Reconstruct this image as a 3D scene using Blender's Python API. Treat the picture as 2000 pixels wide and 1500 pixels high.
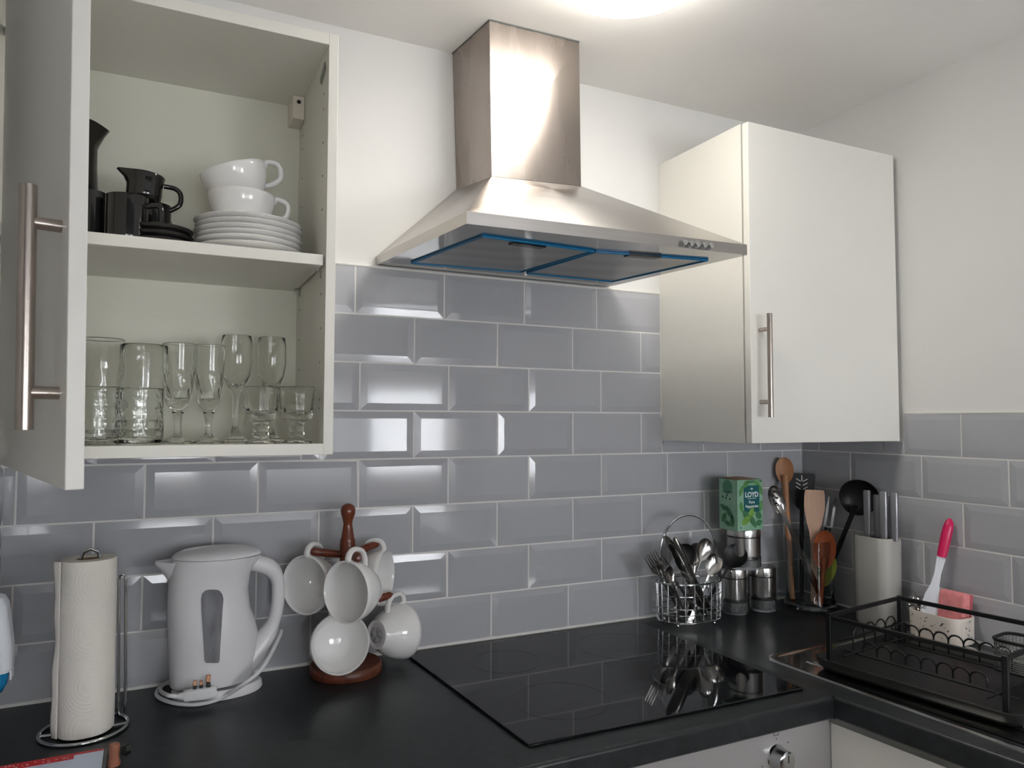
import bpy, bmesh, math, random
from mathutils import Vector, Matrix
random.seed(7)
PI = math.pi
ZC = 0.91                                  # worktop height above the floor; z below is measured from the worktop
SC = bpy.context.scene
COL = SC.collection
for o in list(bpy.data.objects): bpy.data.objects.remove(o)

# ---------------------------------------------------------------- camera, world, exposure
FPX, YAW, PITCH, ROLL = 1429.904, .4503, .0497, .0023
CAM = Vector((-1.6845, -1.5536, .4999))
fw = Vector((math.sin(YAW)*math.cos(PITCH), math.cos(YAW)*math.cos(PITCH), math.sin(PITCH)))
r0 = Vector((math.cos(YAW), -math.sin(YAW), 0)); u0 = r0.cross(fw)
RV = r0*math.cos(ROLL)+u0*math.sin(ROLL); UV = -r0*math.sin(ROLL)+u0*math.cos(ROLL)
cd = bpy.data.cameras.new('camera'); cam = bpy.data.objects.new('camera', cd); COL.objects.link(cam)
cd.sensor_width = 36; cd.sensor_fit = 'HORIZONTAL'; cd.lens = FPX/2000*36; cd.clip_start = .02
cam.matrix_world = Matrix(((RV.x, UV.x, -fw.x, CAM.x), (RV.y, UV.y, -fw.y, CAM.y), (RV.z, UV.z, -fw.z, CAM.z+ZC), (0, 0, 0, 1)))
SC.camera = cam
W = bpy.data.worlds.new('overcast_sky'); SC.world = W; W.use_nodes = True
bg = W.node_tree.nodes['Background']; bg.inputs[0].default_value = (.86, .93, 1, 1); bg.inputs[1].default_value = 18.0
LAMP_STRENGTH = 12.3
SC.view_settings.view_transform = 'Standard'; SC.view_settings.look = 'None'
SC.view_settings.exposure = 1.0; SC.view_settings.gamma = 1.0; SC.view_settings.use_curve_mapping = False
SC.cycles.max_bounces = 18; SC.cycles.diffuse_bounces = 5; SC.cycles.glossy_bounces = 5; SC.cycles.transmission_bounces = 18
WIN = (-1.80, .06, .12, .72, -3.0)        # the window behind the camera: x0 x1 z0 z1 y
pl = bpy.data.lights.new('window_portal', 'AREA'); pl.shape = 'RECTANGLE'; pl.size = WIN[1]-WIN[0]; pl.size_y = WIN[3]-WIN[2]
pl.cycles.is_portal = True
po = bpy.data.objects.new('window_portal', pl); COL.objects.link(po)
po.location = ((WIN[0]+WIN[1])/2, WIN[4]-.1, (WIN[2]+WIN[3])/2+ZC); po.rotation_euler = (PI/2, 0, 0)

def at(u, v, ax, val):
    """photo pixel -> point on the plane ax=val (z counted from the worktop)"""
    d = fw+RV*((u-1000)/FPX)-UV*((v-750)/FPX); i = 'xyz'.index(ax)
    return CAM+d*((val-CAM[i])/d[i])

# ---------------------------------------------------------------- materials
def lin(c):
    return tuple(((x/255)/12.92 if x/255 <= .04045 else ((x/255+.055)/1.055)**2.4) for x in c)+(1,)
MATS = {}
def mat(name, c, rough=.5, metal=0, spec=.5, var=0, vscale=8, bump=0, bscale=60, stretch=None, trans=0, ior=1.45, coat=0, c2=None, emit=0, rvar=0, rnd=0, ramp=(.35, .65), alpha=1):
    if name in MATS: return MATS[name]
    m = bpy.data.materials.new(name); m.use_nodes = True; MATS[name] = m
    nt = m.node_tree; N = nt.nodes; Lk = nt.links; b = N['Principled BSDF']
    b.inputs['Base Color'].default_value = lin(c); b.inputs['Roughness'].default_value = rough; b.inputs['Metallic'].default_value = metal
    b.inputs['Specular IOR Level'].default_value = spec; b.inputs['IOR'].default_value = ior
    b.inputs['Transmission Weight'].default_value = trans; b.inputs['Coat Weight'].default_value = coat
    if emit:
        b.inputs['Emission Color'].default_value = lin(c); b.inputs['Emission Strength'].default_value = emit
    tc = N.new('ShaderNodeTexCoord'); mp = N.new('ShaderNodeMapping'); Lk.new(tc.outputs['Object'], mp.inputs[0])
    if stretch: mp.inputs['Scale'].default_value = stretch
    if var or c2 or rvar:
        n = N.new('ShaderNodeTexNoise'); n.inputs['Scale'].default_value = vscale; n.inputs['Detail'].default_value = 5; Lk.new(mp.outputs[0], n.inputs['Vector'])
        if var or c2:
            r = N.new('ShaderNodeValToRGB'); a = lin(c)
            r.color_ramp.elements[0].position = ramp[0]; r.color_ramp.elements[1].position = ramp[1]
            if c2: e = lin(c2); r.color_ramp.elements[0].color = a; r.color_ramp.elements[1].color = e
            else:
                r.color_ramp.elements[0].color = tuple(x*(1-var) for x in a[:3])+(1,); r.color_ramp.elements[1].color = tuple(min(1, x*(1+var)) for x in a[:3])+(1,)
            Lk.new(n.outputs['Fac'], r.inputs[0]); Lk.new(r.outputs[0], b.inputs['Base Color'])
        if rvar:
            q = N.new('ShaderNodeMapRange'); q.inputs[3].default_value = max(.02, rough-rvar); q.inputs[4].default_value = rough+rvar
            Lk.new(n.outputs['Fac'], q.inputs[0]); Lk.new(q.outputs[0], b.inputs['Roughness'])
    if rnd:
        oi = N.new('ShaderNodeObjectInfo'); hs = N.new('ShaderNodeHueSaturation'); hs.inputs['Color'].default_value = lin(c)
        q = N.new('ShaderNodeMapRange'); q.inputs[3].default_value = 1-rnd; q.inputs[4].default_value = 1+rnd
        Lk.new(oi.outputs['Random'], q.inputs[0]); Lk.new(q.outputs[0], hs.inputs['Value']); Lk.new(hs.outputs[0], b.inputs['Base Color'])
    if bump:
        n2 = N.new('ShaderNodeTexNoise'); n2.inputs['Scale'].default_value = bscale; n2.inputs['Detail'].default_value = 3; Lk.new(mp.outputs[0], n2.inputs['Vector'])
        bp = N.new('ShaderNodeBump'); bp.inputs['Strength'].default_value = bump; bp.inputs['Distance'].default_value = .002
        Lk.new(n2.outputs['Fac'], bp.inputs['Height']); Lk.new(bp.outputs[0], b.inputs['Normal'])
    return m
M = dict(
 paint=mat('white_wall_paint', (224, 223, 221), .75, bump=.06, bscale=120, spec=.25),
 ceil=mat('ceiling_paint', (240, 238, 235), .85, spec=.2),
 tile=mat('grey_blue_glaze', (174, 175, 179), .07, spec=.5, rnd=.035, bump=.012, bscale=9),
 grout=mat('pale_grout', (226, 224, 220), .9, spec=.2),
 joint=mat('white_sealant', (220, 219, 214), .4),
 melamine=mat('white_melamine', (231, 229, 221), .38, spec=.4),
 doorw=mat('white_door_foil', (231, 229, 222), .32, spec=.4),
 backp=mat('cream_back_panel', (226, 225, 211), .55),
 steel=mat('brushed_steel', (190, 186, 182), .32, 1, var=.03, vscale=6, bump=.008, bscale=40, stretch=(1, 1, 30), rvar=.04),
 steelside=mat('brushed_steel_tarnished', (170, 160, 153), .27, 1, var=.08, vscale=5, stretch=(3, 3, .6), rvar=.06),
 steelb=mat('polished_steel_underside', (158, 156, 154), .1, 1, rvar=.04, vscale=6),
 handle=mat('satin_nickel', (178, 168, 160), .3, 1, bump=.02, bscale=90, stretch=(1, 1, .05)),
 chrome=mat('chrome_wire', (205, 207, 208), .12, 1),
 cutl=mat('cutlery_steel', (198, 196, 192), .16, 1, rvar=.05, vscale=20),
 jars=mat('canister_steel', (200, 198, 196), .2, 1, bump=.02, bscale=80, stretch=(1, 1, .03)),
 bluefilm=mat('blue_protective_film', (24, 112, 160), .3),
 blackpl=mat('black_plastic', (24, 25, 26), .35),
 top=mat('slate_worktop', (34, 37, 39), .33, var=.3, vscale=45, bump=.08, bscale=220, rvar=.06, spec=.45),
 hob=mat('black_ceramic_glass', (9, 10, 13), .035, spec=.6),
 hobmark=mat('hob_zone_print', (46, 48, 52), .2),
 sink=mat('sink_steel', (192, 191, 187), .13, 1, rvar=.05, vscale=9),
 oven=mat('oven_silver', (176, 174, 174), .34, .35, bump=.02, bscale=100, stretch=(.05, 1, 1)),
 ovenglass=mat('oven_dark_glass', (14, 14, 16), .05),
 print_=mat('grey_print', (88, 86, 86), .6),
 alu=mat('aluminium_strip', (150, 152, 148), .35, 1),
 kettle=mat('white_kettle_plastic', (226, 225, 227), .26, spec=.45),
 kgauge=mat('smoky_gauge', (118, 118, 122), .25, var=.25, vscale=30, stretch=(2, 1, .5), bump=.1, bscale=150),
 cord=mat('white_cord', (218, 219, 220), .4),
 brass=mat('brass_pin', (190, 140, 110), .25, 1),
 china=mat('white_china', (232, 231, 229), .1, spec=.5, coat=.3),
 china2=mat('cream_china_mark', (120, 120, 122), .4, c2=(210, 210, 210), vscale=90),
 blackw=mat('black_stoneware', (25, 24, 24), .13, var=.3, vscale=9, coat=.4),
 glass=mat('clear_glass', (254, 255, 254), .0, trans=1, ior=1.38),
 acryl=mat('clear_acrylic', (235, 240, 240), .02, trans=1, ior=1.3),
 wood=mat('red_brown_wood', (122, 56, 30), .32, c2=(84, 34, 18), vscale=14, stretch=(6, 6, 1), coat=.3, ramp=(.3, .75)),
 woodb=mat('walnut_base_wood', (120, 66, 44), .4, c2=(76, 38, 26), vscale=16, stretch=(1, 6, 6), ramp=(.3, .7)),
 woodt=mat('tan_beech', (178, 126, 88), .5, var=.1, vscale=14, stretch=(8, 8, 1)),
 woodp=mat('pale_beech', (214, 176, 150), .55, var=.06, vscale=14, stretch=(8, 8, 1)),
 woodo=mat('orange_wood', (172, 88, 50), .4, var=.14, vscale=14, stretch=(6, 6, 1)),
 green=mat('lime_silicone', (150, 160, 50), .4),
 blackny=mat('black_nylon', (15, 16, 17), .45),
 blackmt=mat('black_rack_paint', (15, 17, 17), .45, bump=.02, bscale=200),
 blocka=mat('grey_block_plastic', (170, 168, 162), .5, bump=.05, bscale=400),
 knifeh=mat('grey_knife_handle', (148, 148, 152), .33, .6),
 pink=mat('magenta_grip', (206, 26, 88), .3),
 brushw=mat('white_brush_plastic', (222, 226, 232), .35),
 sponge=mat('pink_sponge', (226, 140, 142), .9, var=.12, vscale=60, bump=.5, bscale=240),
 terr=mat('cream_ceramic', (226, 216, 206), .35),
 speck=mat('black_speck', (22, 20, 20), .4),
 paper=mat('kitchen_paper', (230, 225, 216), .95, spec=.1),
 card=mat('roll_card', (170, 150, 125), .9),
 teagreen=mat('tea_box_green', (150, 190, 164), .5, c2=(126, 174, 142), vscale=18),
 teateal=mat('tea_label_teal', (14, 96, 100), .45),
 leaf1=mat('leaf_print_mid', (92, 150, 84), .5, var=.2, vscale=60),
 leaf2=mat('leaf_print_dark', (66, 118, 80), .5, var=.2, vscale=60),
 leaf3=mat('leaf_print_bright', (122, 170, 76), .5, var=.15, vscale=60),
 cardin=mat('card_brown', (160, 128, 104), .85),
 white=mat('print_white', (238, 242, 240), .5),
 dark=mat('print_dark', (22, 54, 50), .5),
 red=mat('red_card', (190, 28, 36), .4, var=.1, vscale=30),
 skytint=mat('sky_tinted_white_card', (196, 208, 228), .35),  # white card, bluish skylight reflection painted into its colour
 greyc=mat('grey_card_edge', (92, 94, 92), .6),
 aqua=mat('blue_liquid', (0, 118, 168), .1, coat=.4),
 cream=mat('cream_plastic', (228, 220, 208), .4),
 lampc=mat('lamp_diffuser', (255, 251, 243), .4, emit=LAMP_STRENGTH),
 lampr=mat('lamp_ring', (235, 235, 235), .4),
 floor=mat('oak_floor', (112, 88, 66), .45, c2=(88, 66, 48), vscale=6, stretch=(1, 8, 1)),
 pvc=mat('white_window_frame', (236, 236, 236), .35),
)
def tweak_special():
    # horizontally brushed sheet stretches highlights upwards and downwards
    for nm, a in (('steelside', .88), ('steel', .6)):
        nt = M[nm].node_tree; b = nt.nodes['Principled BSDF']; tg = nt.nodes.new('ShaderNodeTangent'); tg.direction_type = 'RADIAL'; tg.axis = 'Z'
        b.inputs['Anisotropic'].default_value = a; b.inputs['Anisotropic Rotation'].default_value = .25; nt.links.new(tg.outputs[0], b.inputs['Tangent'])
    # rings pressed into the kitchen paper
    m = M['paper']; nt = m.node_tree; N = nt.nodes; Lk = nt.links
    tc = N.new('ShaderNodeTexCoord'); vo = N.new('ShaderNodeTexVoronoi'); vo.inputs['Scale'].default_value = 13; vo.inputs['Randomness'].default_value = .35
    Lk.new(tc.outputs['Object'], vo.inputs['Vector'])
    mu = N.new('ShaderNodeMath'); mu.operation = 'MULTIPLY'; mu.inputs[1].default_value = 95; Lk.new(vo.outputs['Distance'], mu.inputs[0])
    sn = N.new('ShaderNodeMath'); sn.operation = 'SINE'; Lk.new(mu.outputs[0], sn.inputs[0])
    bp = N.new('ShaderNodeBump'); bp.inputs['Strength'].default_value = .16; bp.inputs['Distance'].default_value = .0008
    Lk.new(sn.outputs[0], bp.inputs['Height']); Lk.new(bp.outputs[0], N['Principled BSDF'].inputs['Normal'])
    # fine mesh of the grease filters
    f = mat('filter_mesh', (150, 148, 144), .32, 1); M['filter'] = f; nt = f.node_tree; N = nt.nodes; Lk = nt.links
    tc = N.new('ShaderNodeTexCoord'); ck = N.new('ShaderNodeTexVoronoi'); ck.inputs['Scale'].default_value = 300; ck.inputs['Randomness'].default_value = 0
    Lk.new(tc.outputs['Object'], ck.inputs['Vector']); r = N.new('ShaderNodeValToRGB'); r.color_ramp.elements[0].position = .3; r.color_ramp.elements[1].position = .42
    r.color_ramp.elements[0].color = lin((104, 104, 104)); r.color_ramp.elements[1].color = lin((150, 148, 144)); Lk.new(ck.outputs['Distance'], r.inputs[0])
    Lk.new(r.outputs[0], N['Principled BSDF'].inputs['Base Color'])
    # window pane: mostly see-through with a little reflection; net curtain: lets daylight glow through
    p = bpy.data.materials.new('window_pane'); p.use_nodes = True; M['pane'] = p; nt = p.node_tree; N = nt.nodes; N.clear()
    o = N.new('ShaderNodeOutputMaterial'); mx = N.new('ShaderNodeMixShader'); t = N.new('ShaderNodeBsdfTransparent'); g = N.new('ShaderNodeBsdfGlossy'); g.inputs['Roughness'].default_value = .02
    mx.inputs[0].default_value = .06; nt.links.new(t.outputs[0], mx.inputs[1]); nt.links.new(g.outputs[0], mx.inputs[2]); nt.links.new(mx.outputs[0], o.inputs[0])
    p = bpy.data.materials.new('net_curtain'); p.use_nodes = True; M['net'] = p; nt = p.node_tree; N = nt.nodes; N.clear()
    o = N.new('ShaderNodeOutputMaterial'); mx = N.new('ShaderNodeMixShader'); t = N.new('ShaderNodeBsdfTranslucent'); g = N.new('ShaderNodeBsdfDiffuse')
    t.inputs[0].default_value = (.78, .70, .65, 1); g.inputs[0].default_value = (.8, .76, .72, 1); mx.inputs[0].default_value = .25
    nt.links.new(t.outputs[0], mx.inputs[1]); nt.links.new(g.outputs[0], mx.inputs[2])
    m2 = N.new('ShaderNodeMixShader'); m2.inputs[0].default_value = .35; tp = N.new('ShaderNodeBsdfTransparent')
    nt.links.new(mx.outputs[0], m2.inputs[1]); nt.links.new(tp.outputs[0], m2.inputs[2]); nt.links.new(m2.outputs[0], o.inputs[0])
    p = bpy.data.materials.new('curtain_cloth'); p.use_nodes = True; M['cloth'] = p; nt = p.node_tree; N = nt.nodes; N.clear()
    o = N.new('ShaderNodeOutputMaterial'); mx = N.new('ShaderNodeMixShader'); t = N.new('ShaderNodeBsdfTranslucent'); g = N.new('ShaderNodeBsdfDiffuse')
    t.inputs[0].default_value = (.36, .34, .33, 1); g.inputs[0].default_value = (.7, .68, .66, 1); mx.inputs[0].default_value = .5
    nt.links.new(t.outputs[0], mx.inputs[1]); nt.links.new(g.outputs[0], mx.inputs[2]); nt.links.new(mx.outputs[0], o.inputs[0])
tweak_special()

# ---------------------------------------------------------------- mesh helpers
class MB:
    def __init__(s): s.v = []; s.f = []
    def add(s, v, f):
        n = len(s.v); s.v += [Vector(p) for p in v]; s.f += [tuple(i+n for i in q) for q in f]; return s
    def box(s, x0, x1, y0, y1, z0, z1):
        x0, x1 = sorted((x0, x1)); y0, y1 = sorted((y0, y1)); z0, z1 = sorted((z0, z1))
        return s.hexa([(x0, y0, z0), (x1, y0, z0), (x1, y1, z0), (x0, y1, z0)], [(x0, y0, z1), (x1, y0, z1), (x1, y1, z1), (x0, y1, z1)])
    def hexa(s, b, t):
        return s.add(list(b)+list(t), [(3, 2, 1, 0), (4, 5, 6, 7), (0, 1, 5, 4), (1, 2, 6, 5), (2, 3, 7, 6), (3, 0, 4, 7)])
    def loft(s, rings, cap=True, closed=False):
        n = len(rings[0]); v = [p for r in rings for p in r]; f = []
        k = len(rings)
        for i in range(k if closed else k-1):
            a = i*n; b = ((i+1) % k)*n
            for j in range(n): f.append((a+j, a+(j+1) % n, b+(j+1) % n, b+j))
        if cap and not closed:
            f.append(tuple(reversed(range(n)))); f.append(tuple(range((k-1)*n, k*n)))
        return s.add(v, f)
    def lathe(s, prof, seg=32, c=(0, 0), sx=1, sy=1):
        rings = []; v = []; f = []
        idx = []
        for r, z in prof:
            if r < 1e-6: idx.append([len(v)]); v.append((c[0], c[1], z))
            else:
                idx.append(list(range(len(v), len(v)+seg)))
                v += [(c[0]+sx*r*math.cos(2*PI*j/seg), c[1]+sy*r*math.sin(2*PI*j/seg), z) for j in range(seg)]
        for a, b in zip(idx, idx[1:]):
            for j in range(seg):
                j2 = (j+1) % seg
                if len(a) == 1 and len(b) == 1: continue
                if len(a) == 1: f.append((a[0], b[j2], b[j]))
                elif len(b) == 1: f.append((a[j], a[j2], b[0]))
                else: f.append((a[j], a[j2], b[j2], b[j]))
        return s.add(v, f)
    def tube(s, pts, r, seg=8, closed=False, flat=1.0):
        pts = [Vector(p) for p in pts]; n = len(pts); rr = r if isinstance(r, (list, tuple)) else [r]*n
        rings = []; up = None
        for i, p in enumerate(pts):
            a = pts[(i-1) % n] if (closed or i > 0) else p; b = pts[(i+1) % n] if (closed or i < n-1) else p
            t = (b-a).normalized()
            if up is None:
                up = Vector((0, 0, 1)) if abs(t.z) < .9 else Vector((1, 0, 0))
            x = up-t*up.dot(t)
            if x.length < 1e-5: x = t.orthogonal()
            x.normalize(); up = x; y = t.cross(x)
            rings.append([p+(x*math.cos(2*PI*j/seg)+y*math.sin(2*PI*j/seg)*flat)*rr[i] for j in range(seg)])
        return s.loft(rings, True, closed)
    def prism(s, poly, z0, z1):
        n = len(poly)
        return s.add([(x, y, z0) for x, y in poly]+[(x, y, z1) for x, y in poly],
                     [tuple(reversed(range(n))), tuple(range(n, 2*n))]+[(i, (i+1) % n, n+(i+1) % n, n+i) for i in range(n)])
    def xf(s, m, start=0):
        for i in range(start, len(s.v)): s.v[i] = m @ s.v[i]
        return s
    def mesh(s, name, m, bev=None, ang=40):
        me = bpy.data.meshes.new(name); me.from_pydata([tuple(p) for p in s.v], [], s.f)
        bm = bmesh.new(); bm.from_mesh(me); bmesh.ops.recalc_face_normals(bm, faces=bm.faces)
        if bev:
            ed = [e for e in bm.edges if len(e.link_faces) == 2 and e.calc_face_angle(0) > .6]
            bmesh.ops.bevel(bm, geom=ed, offset=bev[0], segments=bev[1], affect='EDGES', profile=.5, clamp_overlap=True)
        bm.to_mesh(me); bm.free()
        if bev and bev[0] < .004: ang = 0
        me.polygons.foreach_set('use_smooth', [ang > 0]*len(me.polygons))
        if ang > 0: me.set_sharp_from_angle(angle=math.radians(ang))
        me.materials.append(m); return me
    def build(s, name, m, parent=None, bev=None, ang=40):
        return link(name, s.mesh(name, m, bev, ang), parent)
def link(name, me, parent=None):
    o = bpy.data.objects.new(name, me); COL.objects.link(o)
    if parent: o.parent = parent
    return o
def tag(o, label, cat=None, group=None, kind=None):
    o['label'] = label
    if cat: o['category'] = cat
    if group: o['group'] = group
    if kind: o['kind'] = kind
    return o
def thing(name, label, cat, loc=(0, 0, 0), rot=(0, 0, 0), group=None):
    o = bpy.data.objects.new(name, None); COL.objects.link(o); o.empty_display_size = .02
    o.location = (loc[0], loc[1], loc[2]+ZC); o.rotation_euler = rot
    return tag(o, label, cat, group)
def frame(o, origin, zdir, face):
    """stand o with local z along zdir and local -y turned towards face"""
    z = Vector(zdir).normalized(); f = Vector(face); y = -(f-z*f.dot(z)).normalized(); x = y.cross(z)
    o.matrix_world = Matrix(((x.x, y.x, z.x, origin[0]), (x.y, y.y, z.y, origin[1]), (x.z, y.z, z.z, origin[2]+ZC), (0, 0, 0, 1)))
def copy_tree(o, parent=None):
    c = o.copy(); COL.objects.link(c); c.parent = parent
    for ch in o.children: copy_tree(ch, c)
    return c
def rrect(w, d, r, n=5, cx=0, cy=0):
    p = []
    for sx, sy, a in ((1, 1, 0), (-1, 1, 90), (-1, -1, 180), (1, -1, 270)):
        for i in range(n+1):
            t = math.radians(a+90*i/n); p.append((cx+sx*(w/2-r)+r*math.cos(t), cy+sy*(d/2-r)+r*math.sin(t)))
    return p
def curve(pts, n=8):
    """Catmull-Rom through pts"""
    P = [Vector(p) for p in pts]; out = []
    for i in range(len(P)-1):
        a = P[max(i-1, 0)]; b = P[i]; c = P[i+1]; d = P[min(i+2, len(P)-1)]
        for k in range(n):
            t = k/n; out.append(.5*((2*b)+(c-a)*t+(2*a-5*b+4*c-d)*t*t+(3*b-a-3*c+d)*t**3))
    return out+[P[-1]]

# ---------------------------------------------------------------- room shell
CEIL = 1.352
XL = -1.93
def slab(name, boxes, m, label, cat='wall'):
    b = MB()
    for q in boxes: b.box(*q)
    return tag(b.build(name, m, None, ang=0), label, cat, None, 'structure')
z0, z1 = 0, ZC+CEIL
slab('floor', [(-3.0, .9, -3.1, .1, -.1, 0)], M['floor'], 'wooden floor below the kitchen units', 'floor')
slab('ceiling', [(-3.0, .9, -3.1, .1, z1, z1+.1)], M['ceil'], 'plain white ceiling above the cooker hood', 'ceiling')
wall_back = slab('wall_back', [(-3.0, .1, .004, .1, z0, z1)], M['paint'], 'white wall with grey tiles behind the hob')
wall_right = slab('wall_right', [(.004, .1, -2.3, .004, z0, z1)], M['paint'], 'white wall with grey tiles beside the sink')
wall_left = slab('wall_left', [(XL-.12, XL, -.95, .004, z0, z1)], M['paint'], 'short side wall left of the open wall cabinet')
slab('wall_far_right', [(.9, 1.0, -3.1, .1, z0, z1), (.1, .9, -2.3, -2.2, z0, z1)], M['paint'], 'plain white wall beyond the end of the sink run')
slab('wall_far_left', [(-3.1, -3.0, -3.1, .1, z0, z1)], M['paint'], 'plain white wall far to the left')
wx0, wx1, wz0, wz1, wy = WIN; wz0 += ZC; wz1 += ZC
slab('wall_front', [(-3.0, wx0, wy-.1, wy, z0, z1), (wx1, .9, wy-.1, wy, z0, z1), (wx0, wx1, wy-.1, wy, z0, wz0), (wx0, wx1, wy-.1, wy, wz1, z1)], mat('wall_paint_darkened', (120, 120, 123), .8, spec=.2), 'window wall behind the camera, painted grey to dim the room')  # wall colour greyed to cut the light it bounces and reflects onto the tiles
w = MB(); t = .045
w.box(wx0, wx1, wy-.08, wy-.03, wz0, wz0+t).box(wx0, wx1, wy-.08, wy-.03, wz1-t, wz1).box(wx0, wx0+t, wy-.08, wy-.03, wz0+t, wz1-t).box(wx1-t, wx1, wy-.08, wy-.03, wz0+t, wz1-t)
w.box(-1.47, -1.42, wy-.08, wy-.03, wz0+t, wz1-t).box(-.55, -.50, wy-.08, wy-.03, wz0+t, wz1-t)
win = tag(w.build('window_1', M['pvc'], None, ang=0), 'white framed window opposite the hob wall', 'window', None, 'structure')
for a, b in ((wx0+t, -1.47), (-1.42, -.55), (-.50, wx1-t)):
    MB().box(a, b, wy-.058, wy-.052, wz0+t, wz1-t).build('pane', M['pane'], win, ang=0)
def curtain(x0, x1, m, lab, fq, amp):
    c = MB(); n = max(40, int((x1-x0)*160)); pts = [(x0+(x1-x0)*i/n, wy+.045+amp*math.sin(i*fq)+amp*.5*math.sin(i*fq*.37+1)) for i in range(n+1)]
    c.add([(x, y, z) for x, y in pts for z in (wz0-.12, wz1+.1)], [(2*i, 2*i+2, 2*i+3, 2*i+1) for i in range(n)])
    tag(c.build('curtain', m, None, ang=80), lab, 'curtain')
curtain(-1.45, -.48, M['cloth'], 'thick pale curtain hanging over the middle of the window', .5, .02)
curtain(-.47, .12, M['net'], 'sheer net curtain hanging over the right part of the window', .33, .016)
curtain(-1.86, -1.46, M['net'], 'sheer net curtain added over the left part of the window to dim it', .3, .016)  # added net that cuts the daylight falling on the open cabinet door

# tiles: one object for each, children of their wall
TP, TZ, GAP = .2035, .104, .0034
TCACHE = {}
def tile_mesh(w, h, cut):
    """tile in local x,z (0..w,0..h), front towards -y; bevel only on uncut sides (l, r, b, t)"""
    key = (round(w, 4), round(h, 4), cut)
    if key in TCACHE: return TCACHE[key]
    bw, e, d = .0148, -.0006, -.0024
    l, r, b, t = [0 if c_ else bw for c_ in cut]
    if w < .032: l = r = min(l, r, w*.3)
    if h < .034: b = b*.5; t = min(t, h*.3)
    o = [(0, 0), (w, 0), (w, h), (0, h)]; i = [(l, b), (w-r, b), (w-r, h-t), (l, h-t)]
    v = [(x, .004, z) for x, z in o]+[(x, e, z) for x, z in o]+[(x, d, z) for x, z in i]
    f = [(0, 1, 5, 4), (1, 2, 6, 5), (2, 3, 7, 6), (3, 0, 4, 7), (4, 5, 9, 8), (5, 6, 10, 9), (6, 7, 11, 10), (7, 4, 8, 11), (8, 9, 10, 11)]
    TCACHE[key] = MB().add(v, f).mesh('tile', M['tile'], None, 0); return TCACHE[key]
def tile_row(wall, k, off, lo, hi, zlo, zhi, place):
    """tiles along s (distance measured negative from the corner) between lo and hi"""
    e = []; i = -1
    while -off-i*TP > lo-TP: e.append(-off-i*TP); i += 1
    e.append(-off-i*TP)
    for b_, a_ in zip(e, e[1:]):
        a = max(a_+GAP/2, lo+(.001 if a_ < lo else 0)); b = min(b_-GAP/2, hi)
        if b-a < .006: continue
        cl, cr = a > a_+GAP/2+1e-4, b < b_-GAP/2-1e-4
        zb = k*TZ+GAP/2; zt = (k+1)*TZ-GAP/2; za, zz = max(zb, zlo), min(zt, zhi)
        if zz-za < .006: continue
        me = tile_mesh(b-a, zz-za, (cl, cr, za > zb+1e-4, zz < zt-1e-4))
        place(link('tile', me, wall), a, b, za)
def pb(o, a, b, z): o.location = (a, random.uniform(-.0003, .0003), z+ZC); o.rotation_euler = (random.uniform(-.004, .004), 0, random.uniform(-.003, .003))
def pr(o, a, b, z): o.location = (random.uniform(-.0003, .0003), b, z+ZC); o.rotation_euler = (random.uniform(-.003, .003), 0, -PI/2+random.uniform(-.003, .003))
def plft(o, a, b, z): o.location = (XL+.003, a, z+ZC); o.rotation_euler = (0, 0, PI/2)
CLX, CRX = -1.4155, -.4985                 # facing sides of the two wall cabinets
CLZ, CRZ = .4415, .4495                    # their undersides
EO, OO = .1571, .075
offs = [.1711, OO, EO, OO, EO, OO, EO, .0872]
for k in range(8):
    if k <= 3: tile_row(wall_back, k, offs[k], XL+.004, -.003, .004, 9, pb)
    elif k == 4:
        tile_row(wall_back, k, offs[k], XL+.004, CLX-.002, 0, CLZ-.002, pb); tile_row(wall_back, k, offs[k], CLX, CRX, 0, 9, pb); tile_row(wall_back, k, offs[k], CRX+.002, -.003, 0, CRZ-.002, pb)
    else: tile_row(wall_back, k, offs[k], CLX+.001, CRX-.005, 0, 9, pb)
for k in range(5):
    of = .0646 if k % 2 == 0 else .1681
    if k < 4: tile_row(wall_right, k, of, -1.55, -.004, .004, 9, pr)
    else:
        tile_row(wall_right, k, of, -1.55, -.327, 0, 9, pr); tile_row(wall_right, k, of, -.325, -.004, 0, CRZ-.002, pr)
for k in range(4): tile_row(wall_left, k, .1, -.61, -.006, .004, 9, plft)
g = MB().box(XL, 0, 0, .005, ZC, ZC+4*TZ).box(XL, 0, 0, .005, ZC+4*TZ, ZC+CLZ-.002).box(CLX, CRX-.001, 0, .005, ZC+CLZ-.002, ZC+8*TZ+.001).build('grout', M['grout'], wall_back, ang=0)
MB().box(0, .005, -1.555, 0, ZC, ZC+CRZ-.002).box(0, .005, -1.555, -.326, ZC+CRZ-.002, ZC+5*TZ+.001).build('grout', M['grout'], wall_right, ang=0)
MB().box(XL-.001, XL+.001, -.615, 0, ZC, ZC+4*TZ).build('grout', M['grout'], wall_left, ang=0)
def sealbead(name, a, b, lab, r=.0055):
    return tag(MB().tube([Vector(a)+Vector((0, 0, ZC)), Vector(b)+Vector((0, 0, ZC))], r, 8).build(name, M['joint']), lab, 'sealant', None, 'structure')
sealbead('trim_1', (XL+.004, -.001, .001), (-.004, -.001, .001), 'white sealant bead between worktop and back tiles')
sealbead('trim_2', (-.001, -.004, .001), (-.001, -1.55, .001), 'white sealant bead between worktop and right tiles', .004)
sealbead('trim_3', (CRX-.003, .001, CRZ+.004), (CRX-.003, .001, 8*TZ), 'white sealant bead beside the closed wall cabinet', .003)
sealbead('trim_4', (CLX+.001, .001, 8*TZ+.0015), (CRX-.002, .001, 8*TZ+.0015), 'white grout edge along the top of the back tiles', .0035)
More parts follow.
